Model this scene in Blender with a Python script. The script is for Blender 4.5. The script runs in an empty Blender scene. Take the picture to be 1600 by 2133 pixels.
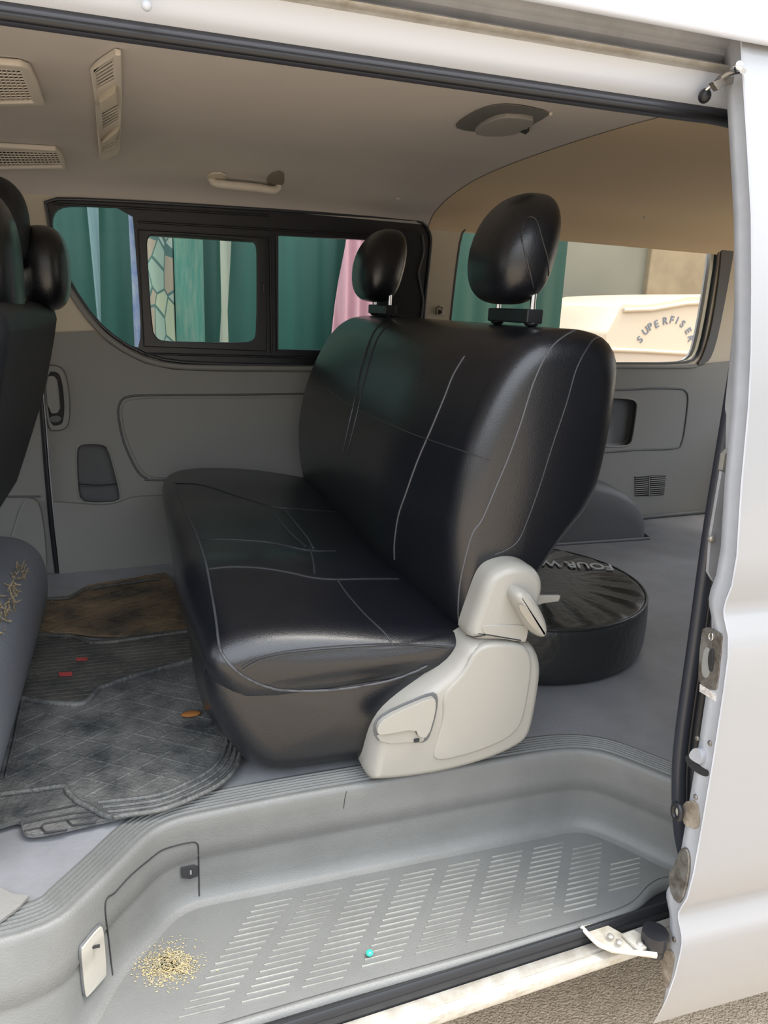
import bpy, bmesh, math, random
from mathutils import Vector, Matrix
from mathutils.bvhtree import BVHTree
from mathutils.geometry import tessellate_polygon
random.seed(7)
sc = bpy.context.scene
C = sc.collection

# ------------------------------------------------------------------ camera
# camera matched from the vanishing points of the van's length and width axes (image taken as 1600x2133)
PX, PY = 800.0, 1066.5
ax = Vector((5600 - PX, 840 - PY)); ay = Vector((276 - PX, 620 - PY))
FOC = math.sqrt(-(ax.dot(ay)))
dX = Vector((ax.x, ax.y, FOC)).normalized(); dY = Vector((ay.x, ay.y, FOC)).normalized()
dZ = dX.cross(dY)
if dZ.y > 0: dZ = -dZ
RW = Matrix((dX, dY, dZ))                      # image frame (right, down, forward) -> world
CAM = Vector((0, 0, 0.84))
cam = bpy.data.cameras.new('camera'); camo = bpy.data.objects.new('camera', cam); C.objects.link(camo)
r_ = RW @ Vector((1, 0, 0)); u_ = RW @ Vector((0, -1, 0)); b_ = RW @ Vector((0, 0, -1))
camo.matrix_world = Matrix(((r_.x, u_.x, b_.x, CAM.x), (r_.y, u_.y, b_.y, CAM.y), (r_.z, u_.z, b_.z, CAM.z), (0, 0, 0, 1)))
cam.sensor_fit = 'VERTICAL'; cam.sensor_height = 36; cam.lens = FOC / 2133 * 36; cam.clip_start = 0.02
sc.camera = camo

# ------------------------------------------------------------------ light
W = bpy.data.worlds.new('world'); sc.world = W; W.use_nodes = True
bg = W.node_tree.nodes['Background']; bg.inputs[1].default_value = 3.0
_n = W.node_tree.nodes; _l = W.node_tree.links            # hazy sky: bright overhead, dimmer towards the houses round the yard
_t = _n.new('ShaderNodeTexCoord'); _s = _n.new('ShaderNodeSeparateXYZ'); _r = _n.new('ShaderNodeValToRGB')
_l.new(_t.outputs['Generated'], _s.inputs[0]); _l.new(_s.outputs['Z'], _r.inputs[0]); _l.new(_r.outputs[0], bg.inputs[0])
_e = _r.color_ramp.elements; _e[0].position = 0.0; _e[0].color = (.22, .21, .19, 1); _e[1].position = 1.0; _e[1].color = (.92, .97, 1.06, 1)
for _p, _c in ((.12, (.26, .26, .25, 1)), (.28, (.50, .53, .56, 1)), (.45, (.95, 1.0, 1.08, 1))):
    _x = _e.new(_p); _x.color = _c
sun = bpy.data.lights.new('sun', 'SUN'); sun.energy = 3.6; sun.angle = math.radians(25); sun.color = (1, 0.93, 0.82)
suno = bpy.data.objects.new('sun', sun); C.objects.link(suno)
suno.rotation_euler = Vector((-0.30, 0.14, -1.0)).to_track_quat('-Z', 'Y').to_euler()
sc.view_settings.view_transform = 'Standard'; sc.view_settings.look = 'None'
sc.view_settings.exposure = 0.40; sc.view_settings.gamma = 1; sc.view_settings.use_curve_mapping = False

# ------------------------------------------------------------------ helpers
def ray(px, py): return RW @ Vector((px - PX, py - PY, FOC))
def at(px, py, x=None, y=None, z=None):
    d = ray(px, py)
    t = (x - CAM.x) / d.x if x is not None else (y - CAM.y) / d.y if y is not None else (z - CAM.z) / d.z
    return CAM + d * t
def fwy(x): return 2.42 + 0.09 * (x + 0.25)     # the far wall: body narrows slightly to the front
def far(px, py, off=0.0):                       # point on the far wall, off = distance inboard
    d = ray(px, py)
    t = (2.42 + 0.0225 - off) / (d.y - 0.09 * d.x)
    return CAM + d * t
def onplane(px, py, p, n):
    d = ray(px, py); return CAM + d * ((p - CAM).dot(n) / d.dot(n))
WL = {}
def link(name, me, mat, parent):
    o = bpy.data.objects.new(name, me); C.objects.link(o)
    if mat:
        for m in (mat if isinstance(mat, (list, tuple)) else [mat]): me.materials.append(m)
    if parent:
        o.parent = parent; o.location = -WL.get(parent.name, Vector((0, 0, 0)))
    WL[o.name] = Vector((0, 0, 0))
    return o
def empty(name, loc, label=None, cat=None, group=None, kind=None):
    o = bpy.data.objects.new(name, None); C.objects.link(o); o.location = loc; o.empty_display_size = .05
    WL[o.name] = Vector(loc); tag(o, label, cat, group, kind); return o
def tag(o, label=None, cat=None, group=None, kind=None):
    if label: o['label'] = label
    if cat: o['category'] = cat
    if group: o['group'] = group
    if kind: o['kind'] = kind
    return o
def mk(name, vs, fs, mat, parent=None, smooth=True, bevel=0, seg=3, sub=0, solid=0, ang=35):
    me = bpy.data.meshes.new(name); me.from_pydata([tuple(v) for v in vs], [], fs)
    bm = bmesh.new(); bm.from_mesh(me)
    bmesh.ops.remove_doubles(bm, verts=bm.verts, dist=1e-5)
    bmesh.ops.recalc_face_normals(bm, faces=bm.faces); bm.to_mesh(me); bm.free()
    if smooth:
        me.polygons.foreach_set('use_smooth', [True] * len(me.polygons))
        me.set_sharp_from_angle(angle=math.radians(ang)) if not bevel else None
    o = link(name, me, mat, parent)
    if solid:
        m = o.modifiers.new('solid', 'SOLIDIFY'); m.thickness = solid; m.offset = 0
    if bevel:
        m = o.modifiers.new('bevel', 'BEVEL'); m.width = bevel; m.segments = seg; m.limit_method = 'ANGLE'; m.angle_limit = math.radians(40)
        m = o.modifiers.new('wn', 'WEIGHTED_NORMAL'); m.keep_sharp = False
    if sub:
        m = o.modifiers.new('sub', 'SUBSURF'); m.levels = sub; m.render_levels = sub
    return o
def join_geo(parts):
    vs = []; fs = []
    for v, f in parts:
        n = len(vs); vs += list(v); fs += [tuple(i + n for i in q) for q in f]
    return vs, fs
def box_geo(c, s, rot=None):
    c = Vector(c); vs = []
    for dx in (-1, 1):
        for dy in (-1, 1):
            for dz in (-1, 1):
                v = Vector((dx * s[0] / 2, dy * s[1] / 2, dz * s[2] / 2))
                vs.append(c + (rot @ v if rot else v))
    return vs, [(0, 1, 3, 2), (4, 6, 7, 5), (0, 4, 5, 1), (2, 3, 7, 6), (0, 2, 6, 4), (1, 5, 7, 3)]
def box(name, c, s, mat, parent=None, bevel=0.002, rot=None):
    v, f = box_geo(c, s, rot); return mk(name, v, f, mat, parent, bevel=bevel)
def plate_geo(pts, d, holes=()):
    loops = [list(map(Vector, pts))] + [list(map(Vector, h)) for h in holes]
    flat = [p for l in loops for p in l]; n = len(flat)
    tris = tessellate_polygon(loops)
    vs = flat + [p + Vector(d) for p in flat]
    fs = [tuple(t) for t in tris] + [tuple(i + n for i in reversed(t)) for t in tris]
    k = 0
    for l in loops:
        m = len(l)
        for i in range(m):
            a, b = k + i, k + (i + 1) % m; fs.append((a, b, b + n, a + n))
        k += m
    return vs, fs
def plate(name, pts, d, mat, parent=None, bevel=0.002, holes=(), seg=3):
    v, f = plate_geo(pts, d, holes); return mk(name, v, f, mat, parent, bevel=bevel, seg=seg)
def chaikin(p, n=2, closed=True):
    p = [Vector(q) for q in p]
    for _ in range(n):
        q = []
        m = len(p)
        if not closed: q.append(p[0])
        for i in range(m if closed else m - 1):
            a, b = p[i], p[(i + 1) % m]
            q += [a * .75 + b * .25, a * .25 + b * .75]
        if not closed: q.append(p[-1])
        p = q
    return p
def tube_geo(pts, r, closed=False, n=8, flat=1.0, up=None):
    pts = [Vector(p) for p in pts]; m = len(pts); vs = []; fs = []
    nrm = None
    for i in range(m):
        if closed: t = pts[(i + 1) % m] - pts[i - 1]
        else: t = pts[min(i + 1, m - 1)] - pts[max(i - 1, 0)]
        t.normalize()
        if up is not None: a = Vector(up)
        else: a = nrm if nrm else (Vector((0, 0, 1)) if abs(t.z) < .9 else Vector((1, 0, 0)))
        b = t.cross(a).normalized(); a = b.cross(t).normalized(); nrm = a
        rr = r[i] if isinstance(r, (list, tuple)) else r
        for k in range(n):
            th = 2 * math.pi * k / n
            vs.append(pts[i] + a * math.cos(th) * rr * flat + b * math.sin(th) * rr)
    for i in range(m if closed else m - 1):
        for k in range(n):
            a = i * n + k; b = i * n + (k + 1) % n; c = ((i + 1) % m) * n + (k + 1) % n; d = ((i + 1) % m) * n + k
            fs.append((a, b, c, d))
    if not closed: fs += [tuple(range(n)), tuple(range((m - 1) * n, m * n))]
    return vs, fs
def tube(name, pts, r, mat, parent=None, closed=False, n=8, flat=1.0, up=None):
    v, f = tube_geo(pts, r, closed, n, flat, up); return mk(name, v, f, mat, parent, ang=60)
def grid_geo(rows, cu=False, cap=False):
    n = len(rows[0]); vs = [p for r in rows for p in r]; fs = []
    for i in range(len(rows) - 1):
        for j in range(n if cu else n - 1):
            a = i * n + j; b = i * n + (j + 1) % n; fs.append((a, b, b + n, a + n))
    if cap: fs += [tuple(range(n)), tuple(range((len(rows) - 1) * n, len(rows) * n))]
    return vs, fs
def grid(name, rows, mat, parent=None, cu=False, cap=False, **k):
    v, f = grid_geo(rows, cu, cap); return mk(name, v, f, mat, parent, **k)
def spline(pts, n):
    """Catmull-Rom through pts, resampled to n points evenly by index"""
    pts = [Vector(p) for p in pts]; out = []
    m = len(pts) - 1
    for k in range(n):
        u = k / (n - 1) * m; i = min(int(u), m - 1); t = u - i
        p0 = pts[max(i - 1, 0)]; p1 = pts[i]; p2 = pts[i + 1]; p3 = pts[min(i + 2, m)]
        out.append(0.5 * ((2 * p1) + (p2 - p0) * t + (2 * p0 - 5 * p1 + 4 * p2 - p3) * t * t + (3 * p1 - p0 - 3 * p2 + p3) * t ** 3))
    return out
def resample(pts, n, closed=False):
    pts = [Vector(p) for p in pts]
    if closed: pts = pts + [pts[0]]
    L = [0]
    for i in range(1, len(pts)): L.append(L[-1] + (pts[i] - pts[i - 1]).length)
    out = []; j = 0
    for k in range(n):
        s = L[-1] * k / (n if closed else n - 1)
        while j < len(L) - 2 and L[j + 1] < s: j += 1
        d = L[j + 1] - L[j]; out.append(pts[j].lerp(pts[j + 1], (s - L[j]) / d if d else 0))
    return out
def bvh(o):
    dg = bpy.context.evaluated_depsgraph_get(); dg.update()
    e = o.evaluated_get(dg); me = e.to_mesh()
    b = BVHTree.FromPolygons([e.matrix_world @ v.co for v in me.vertices], [p.vertices[:] for p in me.polygons]); e.to_mesh_clear(); return b
def hit(b, px, py, lift=0.0):
    d = ray(px, py).normalized(); l, n, i, t = b.ray_cast(CAM, d)
    if l is None: return None
    if n.dot(d) > 0: n = -n
    return l + n * lift
def hits(b, pts, lift=0.0, n=None, sp=True):
    P = [Vector((p[0], p[1], 0)) for p in pts]
    if sp: P = spline(P, n or 6 * len(P))
    q = [hit(b, p.x, p.y, lift) for p in P]
    return [x for x in q if x is not None]

# ------------------------------------------------------------------ materials
def mat(name, col, rough=.5, metal=0, bump=0, bscale=200, var=0, vscale=4, spec=.5, col2=None, coat=0, dist=.002, detail=3, stretch=None):
    m = bpy.data.materials.new(name); m.use_nodes = True; nt = m.node_tree; N = nt.nodes; L = nt.links
    p = N['Principled BSDF']; p.inputs['Base Color'].default_value = (*col, 1); p.inputs['Roughness'].default_value = rough
    p.inputs['Metallic'].default_value = metal; p.inputs['Specular IOR Level'].default_value = spec
    p.inputs['Coat Weight'].default_value = coat; p.inputs['Coat Roughness'].default_value = .1
    tc = N.new('ShaderNodeTexCoord'); src = tc.outputs['Object']
    if stretch:
        mp = N.new('ShaderNodeMapping'); mp.inputs['Scale'].default_value = stretch; L.new(src, mp.inputs[0]); src = mp.outputs[0]
    if bump:
        t = N.new('ShaderNodeTexNoise'); t.inputs['Scale'].default_value = bscale; t.inputs['Detail'].default_value = detail; L.new(src, t.inputs['Vector'])
        b = N.new('ShaderNodeBump'); b.inputs['Strength'].default_value = bump; b.inputs['Distance'].default_value = dist
        L.new(t.outputs['Fac'], b.inputs['Height']); L.new(b.outputs[0], p.inputs['Normal'])
    if var or col2:
        t = N.new('ShaderNodeTexNoise'); t.inputs['Scale'].default_value = vscale; t.inputs['Detail'].default_value = 6; t.inputs['Roughness'].default_value = .65; L.new(src, t.inputs['Vector'])
        r = N.new('ShaderNodeValToRGB'); c2 = col2 or tuple(c * (1 - var) for c in col)
        r.color_ramp.elements[0].position = .38; r.color_ramp.elements[1].position = .66
        r.color_ramp.elements[0].color = (*col, 1); r.color_ramp.elements[1].color = (*c2, 1)
        L.new(t.outputs['Fac'], r.inputs[0]); L.new(r.outputs[0], p.inputs['Base Color'])
    return m
LEA = mat('black_leather', (.006, .007, .010), .32, bump=.35, bscale=420, spec=.5, dist=.0015, coat=.45)
LEA.node_tree.nodes['Principled BSDF'].inputs['Coat Roughness'].default_value = .24
LEAM = mat('matte_black_vinyl', (.012, .014, .018), .5, bump=.3, bscale=300)
SEAM = mat('seam_thread', (.03, .032, .036), .35)
PIPE = mat('grey_piping', (.10, .10, .108), .6)
TANR = mat('tan_rear_headliner', (.60, .48, .33), .85, bump=.15, bscale=600, spec=.2)
TAN = mat('beige_headliner', (.56, .52, .49), .85, bump=.15, bscale=600, var=.06, vscale=3, spec=.2)
TAND = mat('beige_seam', (.2, .17, .14), .9)
TANP = mat('beige_plastic', (.62, .57, .50), .6, bump=.1, bscale=500)
TANP2 = mat('pillar_trim', (.60, .54, .43), .55, bump=.1, bscale=500)
GRY = mat('grey_trim_plastic', (.25, .25, .24), .55, bump=.25, bscale=500, spec=.4)
GRY2 = mat('grey_trim_dark', (.10, .105, .11), .55, bump=.2, bscale=500)
GROOVE = mat('groove_dark', (.02, .02, .022), .7)
STEP = mat('grey_step_plastic', (.16, .163, .158), .45, bump=.35, bscale=380, var=.12, vscale=9, spec=.45)
STEPR = mat('worn_step_rib', (.34, .34, .31), .5, bump=.3, bscale=300, col2=(.20, .20, .185), vscale=8)
FLO = mat('grey_vinyl_floor', (.23, .235, .25), .42, bump=.3, bscale=120, var=.25, vscale=5, spec=.5)
DUST = mat('yellow_dust', (.50, .40, .20), .9, col2=(.36, .32, .22), vscale=60)
BLK = mat('black_rubber', (.014, .015, .018), .4, spec=.5)
RUB = mat('soft_dark_rubber', (.035, .038, .05), .35, spec=.6)
FRM = mat('black_window_frame', (.016, .017, .022), .4, spec=.5)
WHT = mat('white_paint', (.54, .58, .66), .3, coat=.4)
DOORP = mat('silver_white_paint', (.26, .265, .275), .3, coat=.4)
SHUT = mat('door_edge_paint', (.50, .52, .56), .5, var=.15, vscale=12)
WHTD = mat('dusty_white_paint', (.55, .53, .48), .4, col2=(.36, .33, .27), vscale=30)
SILV = mat('grey_painted_metal', (.42, .43, .46), .45, var=.2, vscale=12)
CRM = mat('cream_hard_plastic', (.31, .30, .27), .34, bump=.1, bscale=500, spec=.5)
CHR = mat('chrome', (.85, .85, .86), .15, metal=1)
STL = mat('worn_steel', (.30, .29, .27), .45, metal=.7, col2=(.12, .10, .08), vscale=40)
DIRT = mat('rusty_grime', (.16, .13, .10), .8, col2=(.34, .30, .24), vscale=50)
ALU = mat('dusty_aluminium', (.50, .485, .45), .35, metal=.35, col2=(.34, .31, .26), vscale=25)
LENS = mat('frosted_lens', (.40, .385, .34), .35)
TEALB = mat('turquoise_bead', (.03, .55, .35), .2, spec=.8)
REDM = mat('red_print', (.35, .05, .05), .6)
STRAW = mat('torn_foam', (.35, .28, .17), .95, bump=1, bscale=200, dist=.01)
GLS = bpy.data.materials.new('window_glass'); GLS.use_nodes = True
nt = GLS.node_tree; nt.nodes.clear()
mo = nt.nodes.new('ShaderNodeOutputMaterial'); mx = nt.nodes.new('ShaderNodeMixShader'); tr = nt.nodes.new('ShaderNodeBsdfTransparent'); gl = nt.nodes.new('ShaderNodeBsdfGlossy')
tr.inputs[0].default_value = (.86, .92, .90, 1); gl.inputs['Roughness'].default_value = .02
fr = nt.nodes.new('ShaderNodeFresnel'); fr.inputs[0].default_value = 1.12
nt.links.new(fr.outputs[0], mx.inputs[0]); nt.links.new(tr.outputs[0], mx.inputs[1]); nt.links.new(gl.outputs[0], mx.inputs[2]); nt.links.new(mx.outputs[0], mo.inputs[0])

# ground: sandy earth
SAND = mat('sandy_ground', (.56, .455, .335), .95, bump=.8, bscale=220, col2=(.36, .29, .21), vscale=110, dist=.01)
g = mk('ground', [(-14, -14, -.56), (16, -14, -.56), (16, 16, -.56), (-14, 16, -.56)], [(0, 1, 2, 3)], SAND, smooth=False)
g['kind'] = 'structure'

# ================================================================== the step and the floor
lip_px = [(-420, 2010), (-150, 1995), (0, 1977), (89, 1949), (124, 1929), (187, 1869), (262, 1795), (322, 1736), (375, 1711), (600, 1666), (800, 1631), (1000, 1596), (1150, 1571), (1215, 1567), (1262, 1574), (1310, 1592), (1385, 1622)]
lip = [at(*p, z=0) for p in lip_px]
lip = [Vector((-1.2, .895, 0))] + lip + [Vector((.955, .95, 0)), Vector((.99, .90, 0))]
tr_px = [(187, 2125), (240, 2031), (300, 1967), (356, 1904), (412, 1877), (600, 1840), (800, 1800), (1000, 1760), (1150, 1730), (1195, 1722), (1240, 1730), (1300, 1756), (1385, 1797)]
ZT = -.165
trd = [at(*p, z=ZT) for p in tr_px]
trd = [Vector((-1.2, .84, ZT)), Vector((-.45, .845, ZT)), Vector((-.19, .85, ZT)), Vector((-.14, .868, ZT))] + trd + [Vector((.955, .93, ZT)), Vector((.99, .895, ZT))]
lip = [Vector((p.x, p.y, 0)) for p in lip]
NS = 140
# match the two curves by arclength between named corners
def split(pts, idx, ns):
    out = []
    for a, b, n in zip(idx[:-1], idx[1:], ns):
        seg = resample(spline(pts[a:b + 1], (b - a) * 8 + 1), n + 1)
        out += seg[:-1]
    return out + [pts[idx[-1]]]
Lp = split(lip, [0, 5, 9, 15, len(lip) - 1], [24, 24, 60, 30])
Tp = split(trd, [0, 3, 8, 14, len(trd) - 1], [24, 24, 60, 30])
def smooth_line(P, it=3):
    for _ in range(it):
        P = [P[0]] + [(P[i - 1] + P[i] * 2 + P[i + 1]) / 4 for i in range(1, len(P) - 1)] + [P[-1]]
    return P
Lp = smooth_line(Lp); Tp = smooth_line(Tp)
Np = []
for i in range(len(Lp)):
    t = (Lp[min(i + 1, len(Lp) - 1)] - Lp[max(i - 1, 0)]).normalized(); Np.append(Vector((-t.y, t.x, 0)))
for _ in range(4): Np = [Np[0]] + [(Np[i - 1] + Np[i] + Np[i + 1]).normalized() for i in range(1, len(Np) - 1)] + [Np[-1]]
RIBW = .062
rows = []
prof = []      # (offset inboard, dz) from the inner rib edge to the lip
prof.append((RIBW + .004, -.004)); prof.append((RIBW, .003))
k = RIBW - .004
while k > .014:
    prof += [(k, .004), (k - .0022, .0045), (k - .0040, .001), (k - .0055, .001)]; k -= .0075
prof += [(.010, .004), (.005, .0035), (.001, .0), (-.0015, -.006)]
for o_, dz in prof: rows.append([Lp[i] + Np[i] * o_ + Vector((0, 0, dz)) for i in range(len(Lp))])
top = [Lp[i] + Np[i] * -.0015 + Vector((0, 0, -.006)) for i in range(len(Lp))]
for f in (.12, .3, .44, .50, .56, .75, .9):
    rows.append([top[i].lerp(Tp[i] + Vector((0, 0, .01)), f) + Np[i] * (.006 if f > .48 and f < .95 else 0) for i in range(len(Lp))])
# fillet into the tread: a raised rim line then the tread
rows.append([Tp[i] + Vector((0, 0, .006)) for i in range(len(Lp))])
rows.append([Tp[i] - Np[i] * .006 + Vector((0, 0, .002)) for i in range(len(Lp))])
rows.append([Tp[i] - Np[i] * .014 + Vector((0, 0, -.001)) for i in range(len(Lp))])
step = empty('trim_1', (.4, 1.0, ZT), kind='structure')
riser = grid('step_riser', rows, STEP, step, ang=50)
# floor sheet behind the ribs
inner = [Lp[i] + Np[i] * (RIBW + .001) for i in range(len(Lp))]
floor_pts = [Vector((p.x, p.y, 0)) for p in inner] + [Vector((2.6, .98, 0)), Vector((2.6, 2.74, 0)), Vector((-1.75, 2.40, 0)), Vector((-1.75, .97, 0))]
plate('floor', floor_pts, (0, 0, -.03), FLO, bevel=0)['kind'] = 'structure'
# tread
fe_px = [(600, 2086), (1000, 1977), (1200, 1918), (1300, 1888), (1330, 1868), (1345, 1845), (1362, 1833), (1395, 1818)]
fe = [at(*p, z=ZT) for p in fe_px]
fe = [Vector((-1.2, .836, ZT)), Vector((-.3, .842, ZT))] + fe + [Vector((.975, .885, ZT))]
FEp = resample(chaikin(fe, 2, False), len(Lp))
FEp = smooth_line(FEp, 1)
back = [Tp[i] - Np[i] * .014 + Vector((0, 0, -.001)) for i in range(len(Lp))]
# the tread sheet lies between 'back' and the front edge (both run left to right)
tread_poly = [p.copy() for p in back] + list(reversed(FEp))
for p in tread_poly: p.z = ZT - .001
tread = plate('step_tread', tread_poly, (0, 0, -.004), STEP, step, bevel=0)
rows = [[p + Vector((0, 0, -.002)) for p in FEp], [p + Vector((0, -.003, .0005)) for p in FEp], [p + Vector((0, -.008, 0)) for p in FEp],
        [p + Vector((0, -.013, -.005)) for p in FEp], [p + Vector((0, -.016, -.014)) for p in FEp], [p + Vector((0, -.015, -.032)) for p in FEp], [p + Vector((0, .02, -.06)) for p in FEp]]
grid('step_nosing', rows, STEP, step, ang=60)
# worn grip ribs in slanting columns
geo = []
zt = ZT
for c in range(12):
    for r in range(17):
        y = 1.068 - r * .0112
        sl = (1.09 - y) * .76
        xa = .158 + c * .0905 - sl + .012; xb = xa + .066
        if c == 0: xb -= .0
        ok = True
        for xx in (xa, xb):
            # stay inside the tread
            bk = min(back, key=lambda p: abs(p.x - xx) + (0 if p.y > .9 else 9)); ft = min(FEp, key=lambda p: abs(p.x - xx))
            if not (-.16 < xx < .90) or y > bk.y - .012 or y < ft.y + .014: ok = False
        if xa < .06 and y > 1.02 + xa * 1.0 - .02: ok = ok and (y < .93 + (xa + .10) * .9)
        if not ok: continue
        geo.append(box_geo(((xa + xb) / 2, y, zt), (xb - xa, .0018, .0020), Matrix.Rotation(0.0, 3, 'Z')))
v, f = join_geo(geo); mk('grip_ribs', v, f, STEPR, step, bevel=0, smooth=False)
# access hatch gap lines, latch and lamp on the slanting riser
bR = bvh(riser)
gl_ = hits(bR, [(234, 2031), (226, 1960), (219, 1881), (240, 1858), (270, 1825), (311, 1790), (337, 1771), (370, 1760), (401, 1754), (410, 1757), (413, 1766), (414, 1810), (415, 1866)], .0006, 80)
hatch = tube('hatch_gap', gl_, .0012, GROOVE, step)
lp = hits(bR, [(376, 1806), (404, 1800), (412, 1803), (412, 1822), (395, 1828), (378, 1826)], .001, sp=False)
plate('hatch_latch', lp, (0, -.003, 0), GROOVE, step, bevel=.0005)
box('latch_tab', hit(bR, 397, 1813) + Vector((0, -.004, 0)), (.003, .004, .008), GRY, step, bevel=.0005)
cr = hits(bR, [(722, 1648), (718, 1665), (716, 1684)], .0003, 8); tube('scuff_mark', cr, .0006, GROOVE, step)
lens_px = chaikin([(170, 1966), (204, 1924), (210, 1930), (217, 2024), (212, 2032), (176, 2072), (172, 2070), (163, 1975)], 2)
LN = empty('step_lamp', hit(bR, 190, 2000), 'small white rectangular courtesy lamp set into the grey step side', 'lamp')
q = [hit(bR, p.x, p.y, .002) for p in lens_px]
nn = Vector((-.5, -.8, 0)).normalized() * -1
plate('lens', q, Vector((.45, -.85, .0)) * .006, LENS, LN, bevel=.002)
tube('bezel', q, .0025, GRY2, LN, closed=True)
box('clip', hit(bR, 188, 1970, .009), (.012, .003, .004), GROOVE, LN, bevel=.0004)
# dust on the near corner of the tread, one bead
dp = []
for i in range(1500):
    u, w = random.gauss(0, .42), random.gauss(0, .42)
    px = 350 + 62 * u + 30 * w; py = 2010 - 22 * u + 38 * w
    p = at(px, py, z=ZT + .0003)
    if p.x < -.07: continue
    q_ = random.uniform(.0004, .0015); dp.append(box_geo(p, (q_ * 2.2, q_, .0006), Matrix.Rotation(random.gauss(0, .5), 3, 'Z')))
v, f = join_geo(dp); tag(mk('dust_grains', v, f, DUST, smooth=False), 'yellow sandy dust scattered on the near corner of the step', 'dust', kind='stuff')
def ball(name, c, r, m, parent=None, n=16, sq=(1, 1, 1), pw=1.0, shape=None, rot=None):
    rows = []
    for i in range(n + 1):
        ph = -math.pi / 2 + math.pi * i / n
        row = []
        for j in range(2 * n):
            th = math.pi * j / n
            def sp(x, p): return math.copysign(abs(x) ** p, x)
            v = Vector((sp(math.cos(ph), pw) * sp(math.cos(th), pw), sp(math.cos(ph), pw) * sp(math.sin(th), pw), sp(math.sin(ph), pw)))
            v = Vector((v.x * sq[0], v.y * sq[1], v.z * sq[2])) * r
            if shape: v = shape(v)
            if rot: v = rot @ v
            row.append(Vector(c) + v)
        rows.append(row)
    return grid(name, rows, m, parent, cu=True, ang=180)
tag(ball('bead', at(770, 1985, z=ZT + .006), .006, TEALB, n=8, sq=(1, 1, .8)), 'tiny turquoise bead lying on the grey step', 'bead')

# ================================================================== sill, body side below the door
sill = empty('wall_left', (.2, .8, -.3), kind='structure')
def ext(name, prof, x0, x1, m, parent, n=2, xf=None, **k):
    rows = []
    for i in range(n):
        x = x0 + (x1 - x0) * i / (n - 1)
        rows.append([Vector((x, y + (xf(x) if xf else 0), z)) for y, z in prof])
    return grid(name, rows, m, parent, **k)
sx_ = lambda x: .06 * (x - .48)
ext('sill_seal', [(.95, -.20), (.868, -.172), (.862, -.166), (.856, -.163), (.852, -.168), (.8505, -.176), (.8485, -.176), (.8475, -.183), (.8465, -.19)], -1.2, .97, BLK, sill, n=12, xf=sx_, ang=50)
ext('sill_plate', [(.8465, -.190), (.845, -.186), (.838, -.184), (.830, -.1845), (.8285, -.188), (.826, -.188), (.824, -.186), (.818, -.187), (.813, -.190), (.811, -.196)], -1.2, .97, ALU, sill, n=12, xf=sx_, ang=40)
ext('sill_panel', [(.811, -.196), (.812, -.205), (.818, -.215), (.84, -.235), (.86, -.25), (.9, -.255), (1.2, -.255), (1.2, -.2)], -1.2, .97, WHTD, sill, n=12, xf=sx_, ang=50)
# inner wall of the near side behind the opening, with a quarter window, and the part in front of the opening
def wall_ring(name, x0, x1, hx0, hx1, y, m, th=.04):
    outer = [(x0, y, -.36), (x1, y, -.36), (x1, y, 1.14), (x0, y, 1.14)]
    hole = [(hx0, y, .70), (hx1, y, .70), (hx1, y, 1.07), (hx0, y, 1.07)]
    return plate(name, outer, (0, th, 0), m, sill, bevel=0, holes=[hole])
wall_ring('rear_side_panel', 1.0, 2.62, 1.15, 2.5, .955, SILV)
wall_ring('front_side_panel', -1.75, -.62, -1.5, -.75, .955, SILV)
# header above the opening: seal, painted face, track channel, roof edge (runs along x)
ext('header_face', [(1.035, 1.135), (1.02, 1.146), (1.006, 1.149), (.997, 1.160), (.988, 1.174), (.985, 1.1795)], -1.3, 1.35, WHT, sill, ang=60)
ext('track_rail', [(.985, 1.1795), (.975, 1.1790), (.968, 1.1805), (.964, 1.184), (.968, 1.1865), (.976, 1.187)], -1.3, 1.35, ALU, sill, ang=60)
ext('track_channel', [(.976, 1.187), (.996, 1.190), (.998, 1.198), (.985, 1.203), (.985, 1.210), (.975, 1.214), (.975, 1.224), (.955, 1.224), (.945, 1.2085), (.937, 1.2055)], -1.3, 1.35, SILV, sill, ang=40)
ext('roof_edge', [(.937, 1.2055), (.932, 1.2045), (.927, 1.209), (.927, 1.222), (.931, 1.2265), (.940, 1.2285), (.945, 1.233), (.96, 1.233)], -1.3, 1.35, WHT, sill, ang=60)
ext('gutter', [(.95, 1.233), (.956, 1.236), (.96, 1.243), (.975, 1.247), (1.0, 1.253)], -1.3, 2.6, SILV, sill, ang=60)
ext('roof_skin', [(1.0, 1.253), (1.1, 1.262), (1.3, 1.272), (1.8, 1.28), (2.2, 1.27), (2.5, 1.23), (2.7, 1.12)], -1.75, 2.66, WHT, sill)
# rubber seal round the opening
sealp = [(-1.25, 1.03, 1.139), (.60, 1.03, 1.139), (.84, 1.03, 1.140), (.90, 1.03, 1.130), (.935, 1.028, 1.10), (.945, 1.022, 1.05), (.948, 1.014, .9), (.942, 1.006, .7), (.934, .998, .5), (.932, .990, .3), (.930, .982, .1), (.932, .972, 0), (.945, .96, -.10), (.965, .94, -.19)]
S = empty('trim_2', (.9, 1.0, .5), kind='structure')
sp1 = spline([Vector(p) for p in sealp], 120)
tube('opening_seal', sp1, .0135, RUB, S, n=12)
tube('opening_seal_lip', [p + Vector((.010 if p.z < 1.0 else 0, -.010, -.006 if p.z > 1.1 else 0)) for p in sp1], .0055, BLK, S, n=8)
tube('pillar_seal', [p + Vector((.024, -.014, 0)) for p in sp1 if p.z < 1.05], .014, BLK, S, n=10)
# body pillar behind the seal
plate('rear_pillar', [(.90, 1.02, 1.15), (1.06, 1.02, 1.15), (1.06, .985, -.2), (.955, .975, -.2), (.945, .995, .3), (.925, 1.012, .8)], (0, -.03, 0), SILV, sill, bevel=.004)
box('wheel_housing_wall', (1.03, .90, -.20), (.06, .12, .34), STL, sill, bevel=.01)

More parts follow.
